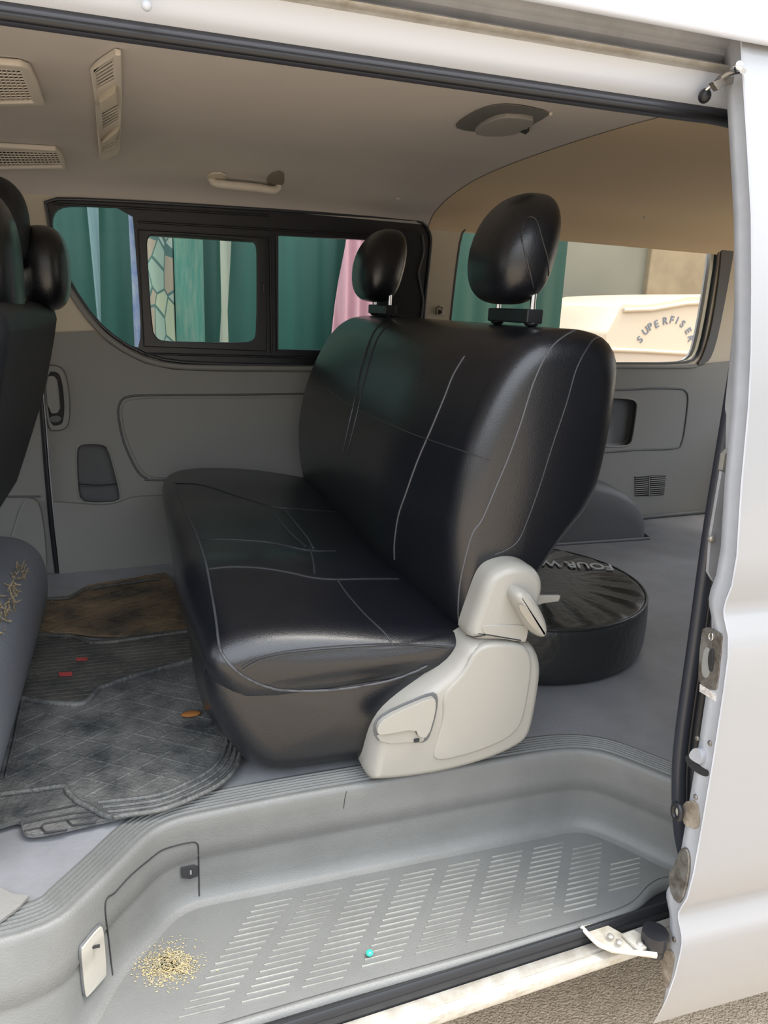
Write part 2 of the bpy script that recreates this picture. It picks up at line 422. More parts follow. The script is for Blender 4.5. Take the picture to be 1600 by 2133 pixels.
# ================================================================== far wall with two windows
wall = empty('wall_right', (1.0, 2.5, .4), kind='structure')
H1 = chaikin([(92, 414), (200, 416), (500, 433), (860, 456), (885, 466), (898, 490), (897, 520), (886, 620), (880, 700), (872, 755), (840, 766), (660, 762), (400, 757), (320, 746), (250, 712), (190, 660), (150, 600), (116, 525), (104, 478), (100, 445)], 1)
H2 = chaikin([(972, 473), (1000, 468), (1200, 477), (1440, 495), (1478, 497), (1494, 508), (1497, 530), (1480, 640), (1464, 722), (1452, 748), (1425, 757), (1270, 757), (960, 757), (936, 752), (932, 735), (941, 640), (950, 560), (960, 490)], 1)
def f3(pts, off=0): return [far(p[0], p[1], off) for p in pts]
def seg_line(zs, x): return Vector((x, fwy(x), zs))
zsplit = far(330, 757).z
up_out = [seg_line(1.155, -1.75), seg_line(1.155, 2.64), seg_line(.3, 2.64), seg_line(.3, -1.75)]
# one wall sheet, cut in an upper beige and a lower grey panel
low_h1 = [p for p in H1]
def low_part(Hs, xl):   # portion of hole outline below the split height
    pts = [far(p[0], p[1]) for p in Hs]; return pts
h1 = [far(p[0], p[1]) for p in H1]; h2 = [far(p[0], p[1]) for p in H2]
zs = far(200, 690).z
# upper panel polygon: everything above z = zs, hole parts that dip lower are cut out of the lower panel
up = plate('upper_trim', [seg_line(1.155, -1.75), seg_line(1.155, 2.64), seg_line(.615, 2.64), seg_line(.615, -1.75)], (0, .04, 0), TANP2, wall, bevel=.0, holes=[h1, h2])
# lower grey panel sits 8 mm proud of it and follows the window sill curve
def up_off(pts, off): return [Vector((p.x, p.y - off, p.z)) for p in pts]
edge1 = [far(p[0], p[1], .012) for p in [(60, 694), (120, 693), (196, 690), (215, 707), (250, 731), (300, 757), (360, 770), (450, 774), (660, 776), (872, 772)]]
edge1 = [seg_line(.70, -1.75) + Vector((0, -.012, 0)), seg_line(edge1[0].z, edge1[0].x - .3) + Vector((0, -.012, 0))] + edge1
edge2 = [far(p[0], p[1], .012) for p in [(900, 770), (1270, 768), (1420, 768), (1450, 765), (1478, 757), (1530, 752)]]
edge2 = edge2 + [seg_line(edge2[-1].z, 2.64) + Vector((0, -.012, 0))]
pocket = chaikin([(158, 940), (164, 927), (180, 923), (212, 924), (226, 932), (238, 975), (252, 1030), (248, 1046), (200, 1049), (166, 1045), (160, 1010)], 1)
low_poly = edge1 + edge2 + [seg_line(-.02, 2.64) + Vector((0, -.012, 0)), seg_line(-.02, -1.75) + Vector((0, -.012, 0))]
rp = chaikin([(1258, 832), (1272, 828), (1315, 830), (1327, 838), (1327, 850), (1318, 915), (1312, 926), (1300, 930), (1256, 930), (1250, 920)], 1)
low = plate('lower_trim', low_poly, (0, .010, 0), GRY, wall, bevel=.0, holes=[f3(pocket, .012), f3(rp, .012)])
plate('outer_skin', [q_ + Vector((0, .06, 0)) for q_ in (seg_line(1.2, -1.75), seg_line(1.2, 2.64), seg_line(-.36, 2.64), seg_line(-.36, -1.75))], (0, .01, 0), WHT, wall, bevel=.0, holes=[[q_ + Vector((0, .06, 0)) for q_ in h1], [q_ + Vector((0, .06, 0)) for q_ in h2]])
# backings of the pockets
def recess(name, pts, depth, m, par):
    a = f3(pts, .012); rows = [a, [p + Vector((0, depth * .8, 0)) for p in a]]
    cpt = sum(a, Vector()) / len(a)
    rows.append([cpt + (p - cpt) * .92 + Vector((0, depth, 0)) for p in a]); rows.append([cpt + Vector((0, depth, 0))] * len(a))
    return grid(name, rows, m, par, cu=True)
recess('door_pocket', pocket, .035, GRY2, wall)
recess('side_pocket', rp, .03, GRY2, wall)
tube('pocket_lip', f3(pocket, .012), .003, GRY, wall, closed=True)
tube('pocket_shelf', f3([(163, 1008), (200, 1011), (246, 1008)], .0), .002, GROOVE, wall)
tube('side_pocket_lip', f3(rp, .012), .004, GRY, wall, closed=True)
# moulded insert lines
ins = [(650, 820), (500, 822), (330, 823), (275, 825), (255, 832), (247, 848), (247, 870), (256, 915), (272, 955), (288, 983), (305, 996), (335, 1000), (660, 1000)]
tube('door_insert_groove', [far(p.x, p.y, .0125) for p in spline([Vector((a, b, 0)) for a, b in ins], 70)], .0035, GRY2, wall)
insp = chaikin([(900, 828), (330, 829), (268, 832), (254, 846), (254, 868), (263, 912), (279, 950), (295, 980), (312, 992), (340, 995), (900, 995)], 1)
plate('door_insert', f3(insp, .012), (0, -.006, 0), GRY, wall, bevel=.004)
kick = [(112, 1043), (165, 1047), (210, 1050), (240, 1047), (258, 1040), (275, 1034), (300, 1032), (345, 1030), (900, 1025), (900, 1185), (345, 1200), (205, 1190), (192, 1186), (125, 1192), (118, 1120)]
plate('kick_panel', f3(kick, .012), (0, -.018, 0), GRY, wall, bevel=.006)
gq = [(1238, 935), (1246, 942), (1262, 942), (1330, 937), (1405, 934), (1420, 922), (1428, 880), (1433, 830), (1428, 815), (1415, 810), (1360, 809), (1300, 812), (1262, 812)]
tube('quarter_panel_groove', [far(p.x, p.y, .0125) for p in spline([Vector((a, b, 0)) for a, b in gq], 70)], .004, GRY2, wall)
tube('sill_moulding', [far(p.x, p.y, .014) for p in spline([Vector((a, b, 0)) for a, b in [(140, 597), (190, 668), (240, 715), (300, 748), (360, 762), (450, 766), (660, 768), (870, 770)]], 60)], .009, GRY, wall)
tube('quarter_sill_moulding', [far(p.x, p.y, .014) for p in spline([Vector((a, b, 0)) for a, b in [(1200, 763), (1350, 764), (1430, 764), (1450, 762)]], 60)], .008, GRY, wall)
tube('headliner_joint', [far(p[0], p[1], .003) for p in [(860, 452), (900, 453), (1000, 459)]], .0012, TAND, wall)
# louvred vent low on the quarter panel
vent = empty('side_vent', far(1353, 1010), 'small louvred air vent low on the grey side panel behind the wheel arch', 'vent')
plate('backing', f3([(1322, 992), (1387, 989), (1383, 1031), (1324, 1034)], .0125), (0, -.001, 0), GROOVE, vent, bevel=0)
for k in range(10):
    t = k / 9
    for (xa, xb) in ((1323, 1350), (1354, 1386)):
        a = far(xa, 993 + t * 38, .015); b = far(xb - (3 * t if xb > 1380 else 0), 991 + t * 38, .015)
        tube('slat', [a, b], .0022, GRY, vent, n=6)
tube('divider', [far(1352, 990, .015), far(1352, 1033, .015)], .003, GRY, vent, n=6)
# front edge of the far sliding door: dark rubber line, pillar trim ahead of it, handle
tube('door_edge_seal', [far(p.x, p.y, .018) for p in spline([Vector((a, b, 0)) for a, b in [(66, 640), (75, 720), (88, 850), (98, 980), (108, 1090), (120, 1192)]], 40)], .0085, BLK, wall)
tube('door_edge_bright', [far(p.x, p.y, .024) for p in spline([Vector((a + 5, b, 0)) for a, b in [(70, 700), (76, 740), (89, 860), (99, 985), (109, 1090), (120, 1185)]], 40)], .002, SILV, wall)
plate('pillar_foot', f3(chaikin([(100, 1190), (96, 1120), (88, 1060), (78, 1038), (58, 1036), (46, 1050), (30, 1100), (18, 1140), (18, 1200), (60, 1200), (70, 1215)], 1), .013), (0, -.02, 0), GRY, wall, bevel=.006)
tube('trim_crease', f3([(-40, 1033), (20, 1034), (85, 1034)], .013), .003, GRY2, wall)
hn = empty('door_handle', far(118, 828)); hn.parent = wall; hn.location = far(118, 828) - WL[wall.name]
hz = chaikin([(90, 762), (120, 761), (134, 772), (142, 800), (146, 840), (145, 875), (138, 892), (122, 897), (97, 896)], 2)
plate('bezel', f3(hz, .012), (0, -.007, 0), GRY, hn, bevel=.003, holes=[f3(chaikin([(96, 774), (122, 773), (130, 795), (135, 840), (133, 875), (126, 886), (102, 886)], 2), .012)])
plate('recess', f3(chaikin([(94, 770), (124, 769), (132, 795), (138, 840), (136, 880), (128, 890), (100, 890)], 1), .0125), (0, -.001, 0), GROOVE, hn, bevel=0)
plate('pull', f3(chaikin([(95, 783), (119, 782), (124, 820), (127, 860), (101, 862)], 1), .022), (0, -.01, 0), GRY, hn, bevel=.004)
plate('lock_slider', f3(chaikin([(103, 866), (127, 864), (129, 878), (105, 880)], 1), .014), (0, -.008, 0), GRY2, hn, bevel=.002)
tube('bezel_edge', f3(hz, .019), .0018, GRY2, hn, closed=True)

# window 1: fixed front pane, sliding sash, fixed rear pane, all in one black frame
w1 = empty('window_1', far(480, 600), kind='structure')
gA = chaikin([(108, 470), (110, 448), (122, 433), (150, 428), (275, 433), (281, 500), (290, 620), (294, 700), (286, 733), (250, 712), (200, 664), (150, 592), (120, 525)], 1)
gB = [(297, 490), (540, 505), (545, 722), (312, 714)]
gC = [(580, 490), (740, 498), (820, 504), (838, 515), (846, 540), (846, 640), (842, 733), (580, 728)]
SC = [far(480, 600).x, 0]
frame = plate('window_frame', f3(H1, .004), (0, .03, 0), FRM, w1, bevel=.002, holes=[f3(gA, .004), f3(gB, .004), f3(gC, .004)])
gBi = chaikin([(306, 515), (308, 494), (322, 486), (420, 492), (518, 500), (533, 506), (536, 530), (535, 690), (530, 708), (512, 714), (420, 713), (340, 711), (326, 704), (317, 686)], 1)
plate('sliding_sash', f3([(288, 478), (555, 495), (556, 732), (300, 722)], .018), (0, .02, 0), FRM, w1, bevel=.003, holes=[f3(gBi, .018)])
box('sash_latch', far(549, 600, .022), (.008, .01, .03), BLK, w1)
for a, b in (((110, 424), (560, 449)), ((288, 462), (872, 496)), ((300, 737), (866, 750)), ((562, 492), (566, 735)), ((576, 492), (578, 735))):
    tube('frame_rail', [far(*a, .012), far(*b, .012)], .003, FRM, w1)
tube('frame_edge', f3(H1, .008), .005, RUB, w1, closed=True)
plate('pane', f3(gA, -.014), (0, .004, 0), GLS, w1, bevel=0); plate('pane', f3(gBi, .006), (0, .004, 0), GLS, w1, bevel=0); plate('pane', f3(gC, -.014), (0, .004, 0), GLS, w1, bevel=0)
# window 2: rear quarter window
w2 = empty('window_2', far(1200, 600), kind='structure')
c2 = sum(h2, Vector()) / len(h2)
h2i = [Vector((c2.x + (p.x - c2.x) * .992, p.y, c2.z + (p.z - c2.z) * .985)) for p in h2]
plate('window_seal', [p + Vector((0, .005, 0)) for p in h2], (0, .012, 0), BLK, w2, bevel=0, holes=[[p + Vector((0, .005, 0)) for p in h2i]])
GLS2 = GLS.copy(); GLS2.name = 'clear_window_glass'
[setattr(n_.inputs[0], 'default_value', (.95, .92, .87, 1)) for n_ in GLS2.node_tree.nodes if n_.type == 'BSDF_TRANSPARENT']
plate('pane', [p + Vector((0, .01, 0)) for p in h2], (0, .004, 0), GLS2, w2, bevel=0)
# trim pillar edges round the rear window
tube('window_reveal', [p + Vector((0, .002, 0)) for p in h2], .005, GRY2, wall, closed=True)
plate('window_side_trim', f3(chaikin([(1499, 500), (1524, 502), (1529, 512), (1512, 610), (1494, 700), (1482, 740), (1470, 757), (1448, 762), (1462, 742), (1478, 690), (1490, 620), (1501, 530)], 1), .002), (0, -.008, 0), GRY2, wall, bevel=.003)
tube('coat_hook', f3([(908, 655), (908, 643), (914, 638), (921, 641), (922, 655)], .01), .0025, TAND, wall)
box('anchor_bolt', far(917, 650, .01), (.012, .01, .014), GROOVE, wall)
box('clip', far(921, 651, .012), (.02, .006, .02), TANP, wall)
# wheel arch
WA = empty('wheel_arch', (1.5, 2.45, 0), 'dark grey rounded wheel arch cover against the far wall behind the seat', 'wheel arch', kind=None)
rows = []
for i in range(25):
    th = math.pi * i / 24
    x = 1.42 + (-math.cos(th)) * (.47 if th > math.pi / 2 else .42); z = .265 * abs(math.sin(th)) ** .72
    yf = 2.36
    row = []
    yb = fwy(x) - .014
    for y, k in ((yb, 1), (2.44, 1), (2.39, .97), (2.365, .92), (2.355, .82), (2.352, .5), (2.35, 0)):
        row.append(Vector((1.42 + (x - 1.42) * (.9 + .1 * k), y, z * k)))
    rows.append(row)
grid('arch_cover', rows, GRY2, WA, ang=180)
tube('arch_flange', [Vector((.95, 2.345, .004)), Vector((1.90, 2.345, .004)), Vector((1.915, 2.40, .004)), Vector((1.92, 2.58, .004))], .007, GRY2, WA)
tube('floor_edge', [Vector((1.92, fwy(1.92) - .02, .008)), Vector((2.6, fwy(2.6) - .02, .008))], .01, GRY2, wall)
# rear end with the tailgate opening, front end with windscreen opening
rear = plate('wall_back', [(2.62, .95, -.02), (2.62, 2.74, -.02), (2.62, 2.66, 1.2), (2.62, 1.04, 1.2)], (.03, 0, 0), GRY, bevel=0, holes=[[(2.62, 1.12, .50), (2.62, 2.56, .50), (2.62, 2.52, 1.12), (2.62, 1.16, 1.12)]])
rear['kind'] = 'structure'
frt = plate('wall_front', [(-1.75, .95, -.02), (-1.75, 2.4, -.02), (-1.75, 2.4, .68), (-1.75, .95, .68)], (-.03, 0, 0), GRY, bevel=0)
frt['kind'] = 'structure'

# ================================================================== ceiling
cp = [(1.035, 1.142), (1.055, 1.153), (1.09, 1.170), (1.16, 1.193), (1.30, 1.209), (1.5, 1.218), (1.75, 1.222), (1.95, 1.220), (2.1, 1.212), (2.22, 1.196), (2.32, 1.173), (2.385, 1.148), (2.415, 1.120), (2.42, 1.105)]
cs = spline([Vector((0, a, b)) for a, b in cp], 48)
def ceil_rows(x0, x1, n):
    return [[Vector((x0 + (x1 - x0) * i / n, p.y + max(0, (p.y - 1.6) / .82) * (fwy(x0 + (x1 - x0) * i / n) - 2.42), p.z)) for p in cs] for i in range(n + 1)]
grid('ceiling', ceil_rows(-1.75, .968, 40), TAN, ang=180)['kind'] = 'structure'
grid('ceiling', ceil_rows(.968, 2.64, 24), TANR, ang=180)['kind'] = 'structure'
_v, _f = grid_geo(ceil_rows(-1.75, 2.64, 60))
bC = BVHTree.FromPolygons(_v, _f)
tc_ = empty('trim_3', (1.0, 1.8, 1.2), kind='structure')
tube('headliner_seam', [Vector((.968, p.y + max(0, (p.y - 1.6) / .82) * (fwy(.968) - 2.42), p.z - .0005)) for p in cs], .0018, TAND, tc_, flat=.5)
for i, (px, py) in enumerate(((828, 413), (1345, 452))):
    h = hit(bC, px, py, .001) or far(px, py, .004)
    o = ball('trim_button', h, .007, TANP, n=8, sq=(1, 1, .6)); tag(o, ('round beige trim button above the black window frame', 'round beige trim button above the rear quarter window')[i], 'trim button')
# air conditioning duct with three outlets
def cpl(name, px, m, par, th=.012, bevel=.003, lift=.001, holes=()):
    q = [hit(bC, a, b, lift) for a, b in px]; hs = [[hit(bC, a, b, lift) for a, b in h] for h in holes]
    return plate(name, q, (0, 0, -th), m, par, bevel=bevel, holes=hs)
du = empty('air_duct', hit(bC, 225, 220), 'beige ceiling air outlet strip with three slatted openings', 'air vent')
ops = [[(198, 132), (234, 107), (238, 152), (203, 172)], [(212, 222), (244, 204), (246, 238), (214, 258)], [(211, 292), (242, 280), (243, 300), (213, 312)]]
cpl('duct_housing', [(188, 138), (200, 125), (240, 98), (252, 100), (254, 200), (250, 300), (246, 312), (212, 328), (206, 322), (197, 200)], TANP, du, .010, .003, holes=ops)
for o_ in ops:
    q = [hit(bC, a, b, .0005) for a, b in o_]
    plate('outlet_backing', q, (0, 0, -.001), GRY2, du, bevel=0)
    for k in range(6):
        t = (k + .5) / 6; a = q[0].lerp(q[3], t); b = q[1].lerp(q[2], t)
        tube('vane', [a + Vector((0, 0, -.007)), b + Vector((0, 0, -.007))], .0022, TANP, du, n=6)
for i in range(2):
    a = ops[i]; b = ops[i + 1]
    q = [hit(bC, a[3][0] + 2, a[3][1] + 14, .001), hit(bC, a[2][0] + 2, a[2][1] + 8, .001), hit(bC, b[1][0] + 1, b[1][1] - 12, .001), hit(bC, b[0][0] - 2, b[0][1] - 14, .001)]
    plate('deflector', [p + Vector((0, 0, -.008)) for p in q], (0, 0, -.014), TANP2, du, bevel=.004)
def ident(p): return p
def grille(nm, outline, inner_, lab, nx, ny):
    e = empty(nm, hit(bC, *outline[2]), lab, 'air vent')
    q = [hit(bC, a, b, .0005) for a, b in inner_]
    cpl('surround', outline, TANP, e, .012, .004, holes=[inner_])
    plate('backing', q, (0, 0, -.001), GROOVE, e, bevel=0)
    geo = []
    for k in range(1, nx):
        t = k / nx; geo.append(tube_geo([q[0].lerp(q[1], t) + Vector((0, 0, -.006)), q[3].lerp(q[2], t) + Vector((0, 0, -.006))], .0016, n=5))
    for k in range(1, ny):
        t = k / ny; geo.append(tube_geo([q[0].lerp(q[3], t) + Vector((0, 0, -.006)), q[1].lerp(q[2], t) + Vector((0, 0, -.006))], .0019, n=5))
    v, f = join_geo(geo); mk('mesh_screen', v, f, TANP, e)
def chaikin2(p): return [(q.x, q.y) for q in chaikin([Vector((a, b, 0)) for a, b in p], 1)]
grille('air_return_grille', [(-140, 105), (40, 120), (62, 128), (78, 160), (92, 206), (60, 206), (-120, 215)], [(-120, 120), (38, 130), (68, 200), (-100, 205)], 'large beige mesh air grille in the ceiling, nearest the door', 16, 12)
grille('air_return_grille', [(-120, 292), (0, 295), (115, 302), (130, 315), (138, 344), (40, 343), (-90, 350)], [(-100, 300), (115, 307), (128, 338), (-80, 342)], 'narrow beige mesh air grille in the ceiling close to the far window', 26, 7)
# recessed dome lamp
dl = empty('dome_lamp', hit(bC, 1050, 250), 'recessed grey dome lamp in the beige ceiling above the headrest', 'lamp')
cpl('lamp_dish', chaikin2([(946, 262), (962, 245), (1000, 224), (1040, 214), (1090, 217), (1150, 232), (1128, 248), (1080, 272), (1020, 274), (968, 270)]), mat('lamp_shade_grey', (.13, .125, .12), .6), dl, .002, .0008)
cpl('lamp_lens', chaikin2([(985, 268), (1005, 248), (1045, 232), (1090, 234), (1118, 240), (1095, 262), (1060, 273), (1015, 274)]), mat('lamp_lens', (.30, .29, .275), .7, spec=.1), dl, .010, .004)
cpl('lamp_switch', [(1085, 262), (1096, 257), (1104, 260), (1096, 267)], GROOVE, dl, .012, .001)
ball('screw', hit(bC, 1148, 234, .002), .004, TANP, dl, n=6)
# grab handle
gh = empty('grab_handle', hit(bC, 512, 380), 'beige grab handle folded against the ceiling over the far window', 'handle')
def cdrop(px, py, d):
    p = hit(bC, px, py); return p + Vector((0, -d * .8, -d * .6))
gp = [cdrop(440, 372, .004), cdrop(446, 373, .02), cdrop(470, 374, .028), cdrop(530, 380, .028), cdrop(562, 385, .028), cdrop(574, 386, .02), cdrop(580, 384, .004)]
tube('grip', spline(gp, 30), [.010 + .002 * math.sin(i / 29 * 3.14) for i in range(30)], TANP, gh, n=10)
cpl('mount', chaikin2([(430, 358), (470, 356), (470, 376), (432, 376)]), TANP2, gh, .005, .002); cpl('mount', chaikin2([(556, 362), (592, 352), (592, 385), (558, 388)]), TAND, gh, .005, .002)

# ================================================================== bench seat
def inset_loop(P, d):
    n = len(P); out = []
    area = sum(P[i][0] * P[(i + 1) % n][1] - P[(i + 1) % n][0] * P[i][1] for i in range(n))
    s = 1 if area > 0 else -1
    for i in range(n):
        a = Vector(P[i - 1]); b = Vector(P[(i + 1) % n]); t = (b - a).normalized()
        nrm = Vector((-t.y, t.x)) * s
        out.append(Vector(P[i]) + nrm * d)
    return out
def sm(t): t = max(0.0, min(1.0, t)); return t * t * (3 - 2 * t)
def upholster(name, profile, y0, y1, r, m, parent, n=96, mid=40, mod=None, lean=0.0):
    base = resample([Vector((a, b, 0)) for a, b in chaikin2(profile)], n, True); base = [(p.x, p.y) for p in base]
    st = []
    K = 10
    for i in range(K + 1): a = math.pi / 2 * i / K; st.append((y0 + r * (1 - math.sin(a)), r * (1 - math.cos(a))))
    ins = [(y, d) for y, d in reversed(st)]
    rows = []
    ys = [(y0 + r * (1 - math.cos(math.pi / 2 * i / K)), r * (1 - math.sin(math.pi / 2 * i / K))) for i in range(K + 1)]
    ymid = [(y0 + r + (y1 - y0 - 2 * r) * i / mid, 0) for i in range(1, mid)]
    ye = [(y1 - r * (1 - math.cos(math.pi / 2 * i / K)), r * (1 - math.sin(math.pi / 2 * i / K))) for i in range(K, -1, -1)]
    zc = (max(p[1] for p in base) + min(p[1] for p in base)) / 2; hz = (max(p[1] for p in base) - zc)
    ux = [p[0] - lean * (p[1] - zc) for p in base]; xc = (max(ux) + min(ux)) / 2; hx = max(ux) - xc
    for y, d in ys + ymid + ye:
        L = []
        for p in base:
            z = zc + (p[1] - zc) * (1 - d / hz); u = p[0] - lean * (p[1] - zc)
            L.append((xc + (u - xc) * (1 - d / hx) + lean * (z - zc), z))
        row = []
        for x, z in L:
            p = Vector((x, y, z))
            if mod: p = mod(p)
            row.append(p)
        rows.append(row)
    v, f = grid_geo(rows, True, False)
    # rounded caps: fan to the centre
    for base_i in (0, (len(rows) - 1) * n):
        c = sum((Vector(v[base_i + i]) for i in range(n)), Vector()) / n
        ring = []
        for k_, s in enumerate((.8, .5, .2)):
            st_ = len(v)
            v += [c + (Vector(v[base_i + i]) - c) * s + Vector((0, (-.002 if base_i == 0 else .002) * (k_ + 1), 0)) for i in range(n)]
            prev = base_i if k_ == 0 else st_ - n
            f += [(prev + i, prev + (i + 1) % n, st_ + (i + 1) % n, st_ + i) for i in range(n)]
        f.append(tuple(range(len(v) - n, len(v))))
    return mk(name, v, f, m, parent, ang=180)
bench = empty('bench_seat', (.35, 1.75, 0), 'long black leather bench seat with three seating places behind the sliding door', 'seat')
# base apron
ap = [(.10, .27), (.082, .20), (.082, .12), (.10, .04), (.14, .012), (.3, .010), (.56, .010), (.60, .04), (.60, .27)]
def amod(p):
    k = sm((1.40 - p.y) / .25); p.x += .06 * k * sm((.24 - p.z) / .24) * sm((.4 - p.x) / .3); return p
apron = upholster('seat_base', ap, 1.150, 2.31, .06, LEA, bench, mod=amod)
cu = [(.075, .20), (.060, .25), (.058, .30), (.075, .335), (.115, .352), (.2, .356), (.32, .348), (.45, .325), (.58, .295), (.61, .25), (.60, .185), (.35, .160), (.12, .160)]
def cmod(p):
    # seat front bulge, and gentle wells between the three places
    t = (p.y - 1.2) / 1.1
    if p.z > .3: p.z -= .004 * (1 + math.cos(t * 6.283 * 3)) * .5
    k = sm((1.47 - p.y) / .32)
    if p.z > .2: p.z -= .045 * k * sm((p.z - .2) / .14)
    p.x += .030 * k * sm((.30 - p.x) / .25)
    return p
cush = upholster('seat_cushion', cu, 1.142, 2.32, .055, LEA, bench, mod=cmod)
bk = [(.515, .24), (.487, .33), (.476, .42), (.478, .50), (.495, .59), (.525, .67), (.565, .745), (.605, .79), (.65, .812), (.72, .818), (.785, .816), (.828, .80), (.849, .765), (.850, .70), (.845, .60), (.830, .50), (.758, .42), (.702, .35), (.655, .285), (.60, .22)]
def bmod(p):
    k = sm((1.48 - p.y) / .32)
    p.x += .055 * k * sm((.80 - p.x) / .35)
    return p
backr = upholster('backrest', bk, 1.165, 2.34, .055, LEA, bench, mod=bmod, lean=.26)
bB = bvh(backr); bS = bvh(cush); bA = bvh(apron)
def hit2(px, py, lift=.0006):
    c = [h for h in (hit(bS, px, py, lift), hit(bA, px, py, lift)) if h]
    return min(c, key=lambda h: (h - CAM).length) if c else None
def seam(b, px, r=.0016, name='seam', m=None, n=60, lift=.0006):
    q = hits(b, px, lift, n)
    if len(q) > 3: return tube(name, q, r, m or SEAM, None if False else (backr if b is bB else cush if b is bS else apron), n=6, flat=.8)
seam(bB, [(1228, 682), (1195, 690), (1160, 712), (1135, 745), (1110, 800), (1085, 880), (1060, 950), (1035, 1010), (1005, 1080), (985, 1110), (970, 1160), (958, 1220), (955, 1280), (960, 1312)], .0017, m=PIPE)
seam(bB, [(1262, 700), (1240, 705), (1225, 722), (1200, 770), (1180, 840), (1150, 930), (1125, 1010), (1100, 1080), (1080, 1125), (1055, 1145), (1030, 1155)], .0014)
seam(bB, [(968, 742), (945, 780), (925, 830), (900, 890), (870, 960), (845, 1030), (830, 1075), (822, 1130), (822, 1165)], .0019, m=PIPE)
seam(bB, [(798, 668), (775, 700), (755, 760), (742, 820), (728, 880), (715, 940)], .002)
seam(bB, [(812, 672), (786, 706), (766, 766), (752, 826), (738, 886), (722, 950)], .0014)
seam(bB, [(720, 838), (760, 860), (800, 878), (850, 900), (900, 918), (960, 938), (1020, 960)], .0016)
seam(bB, [(645, 806), (680, 812), (720, 838)], .0016)
# piping of the backrest's rear edge
q = []
nose = [hit2(p.x, p.y) for p in spline([Vector((a, b, 0)) for a, b in [(362, 1003), (372, 1030), (388, 1070), (408, 1110), (428, 1170), (440, 1230), (450, 1290), (457, 1345), (468, 1370), (490, 1395), (520, 1415), (555, 1430), (600, 1438), (700, 1436), (800, 1420), (860, 1400), (890, 1386)]], 130)]
tube('piping', [p for p in nose if p], .0024, mat('dark_piping', (.05, .052, .058), .4), cush, n=6)
seam(bS, [(505, 1395), (540, 1376), (600, 1362), (700, 1352), (800, 1346), (860, 1346), (930, 1352)], .0022)
seam(bS, [(503, 1389), (540, 1370), (600, 1356), (700, 1346), (800, 1341), (860, 1342), (925, 1346)], .0014)
seam(bS, [(430, 1186), (480, 1181), (540, 1183), (600, 1192), (650, 1203), (700, 1207), (760, 1206), (830, 1206)], .0024)
seam(bS, [(408, 1124), (480, 1124), (560, 1130), (640, 1146), (700, 1148)], .0016)
seam(bS, [(365, 1007), (420, 1010), (500, 1035), (570, 1055), (640, 1062), (700, 1066)], .0018)
seam(bS, [(595, 1064), (620, 1095), (640, 1120), (652, 1142)], .0024); seam(bS, [(572, 1070), (590, 1095), (615, 1120), (636, 1138)], .002)
seam(bS, [(645, 1142), (652, 1165), (655, 1195)], .0018)
seam(bS, [(704, 1210), (725, 1240), (760, 1280), (800, 1318), (820, 1345)], .0018)
seam(bA, [(455, 1350), (435, 1370), (425, 1395)], .001)
# headrests
def headrest(c, lab):
    h = empty('headrest', c, None, None)
    h.parent = bench; h.location = Vector(c) - WL[bench.name]; WL[h.name] = Vector(c)
    h['label'] = lab
    def sh(v):
        t = v.z / .112          # -1 bottom .. 1 top
        v.y *= 1 - .17 * t if t > 0 else 1 - .02 * t
        v.x *= 1.0 - .22 * max(0, t) ** 2 - .12 * max(0, -t)
        v.x += .020 * t + .012 * (1 - t * t) * -1
        return v
    p = ball('pad', Vector(c) + Vector((0, 0, .958 - c[2])), 1.0, LEA, h, n=28, sq=(.066, .103, .102), pw=.68, shape=sh)
    for s in (-1, 1):
        tube('post', [Vector((c[0] + .004, c[1] + s * .072, .80)), Vector((c[0] + .004, c[1] + s * .072, .90))], .0055, CHR, h, n=12)
        ball('post_collar', (c[0] + .004, c[1] + s * .072, .823), .014, BLK, h, n=8, sq=(1, 1, .5))
    box('post_cover', (c[0] + .004, c[1], .836), (.034, .17, .026), BLK, h, bevel=.003)
    return p
h1p = headrest((.712, 1.372, .82), 'black leather headrest nearest the door, on chrome posts')
h2p = headrest((.70, 2.19, .82), 'black leather headrest at the far end of the bench')
bH = bvh(h1p)
q = hits(bH, [(1092, 462), (1086, 490), (1092, 520), (1100, 550), (1106, 575), (1112, 600)], .0005, 40)
if len(q) > 3: tube('pad_seam', q, .0015, SEAM, h1p, n=6)
q = hits(bH, [(1092, 462), (1103, 452), (1118, 460), (1130, 500), (1142, 545), (1140, 590), (1126, 610)], .0005, 40)
if len(q) > 3: tube('pad_seam', q, .0012, SEAM, h1p, n=6)
# cream hinge covers and levers at the near end
YC = 1.146
def nside(name, px, y, th, m, par, bevel, smoothn=2, seg=6, holes=()):
    return plate(name, [at(p.x, p.y, y=y) for p in chaikin([Vector((a, b, 0)) for a, b in px], smoothn)], (0, -th, 0), m, par, bevel=bevel, seg=seg,
                 holes=[[at(p.x, p.y, y=y) for p in chaikin([Vector((a, b, 0)) for a, b in h], 1)] for h in holes])
def bulge(name, px, y, th, m, par, n=64, r=.02, k=8, lean=0):
    """softly domed moulding: outline in the plane y, rising th towards the door"""
    P = resample([at(p.x, p.y, y=y) for p in chaikin([Vector((a, b, 0)) for a, b in px], 2)], n, True)
    P2 = [(p.x, p.z) for p in P]; rows = [[Vector((a, y + .03, b)) for a, b in P2]]
    for i in range(k + 1):
        a = math.pi / 2 * i / k; L = inset_loop(P2, r * (1 - math.cos(a)))
        rows.append([Vector((p[0], y - th * math.sin(a) * (1 - lean * 0), p[1])) for p in L])
    v, f = grid_geo(rows, True); L = [Vector(x) for x in v[-n:]]
    f.append(tuple(range(len(v) - n, len(v)))); 
    return mk(name, v, f, m, par, ang=180 if k > 3 else 40)
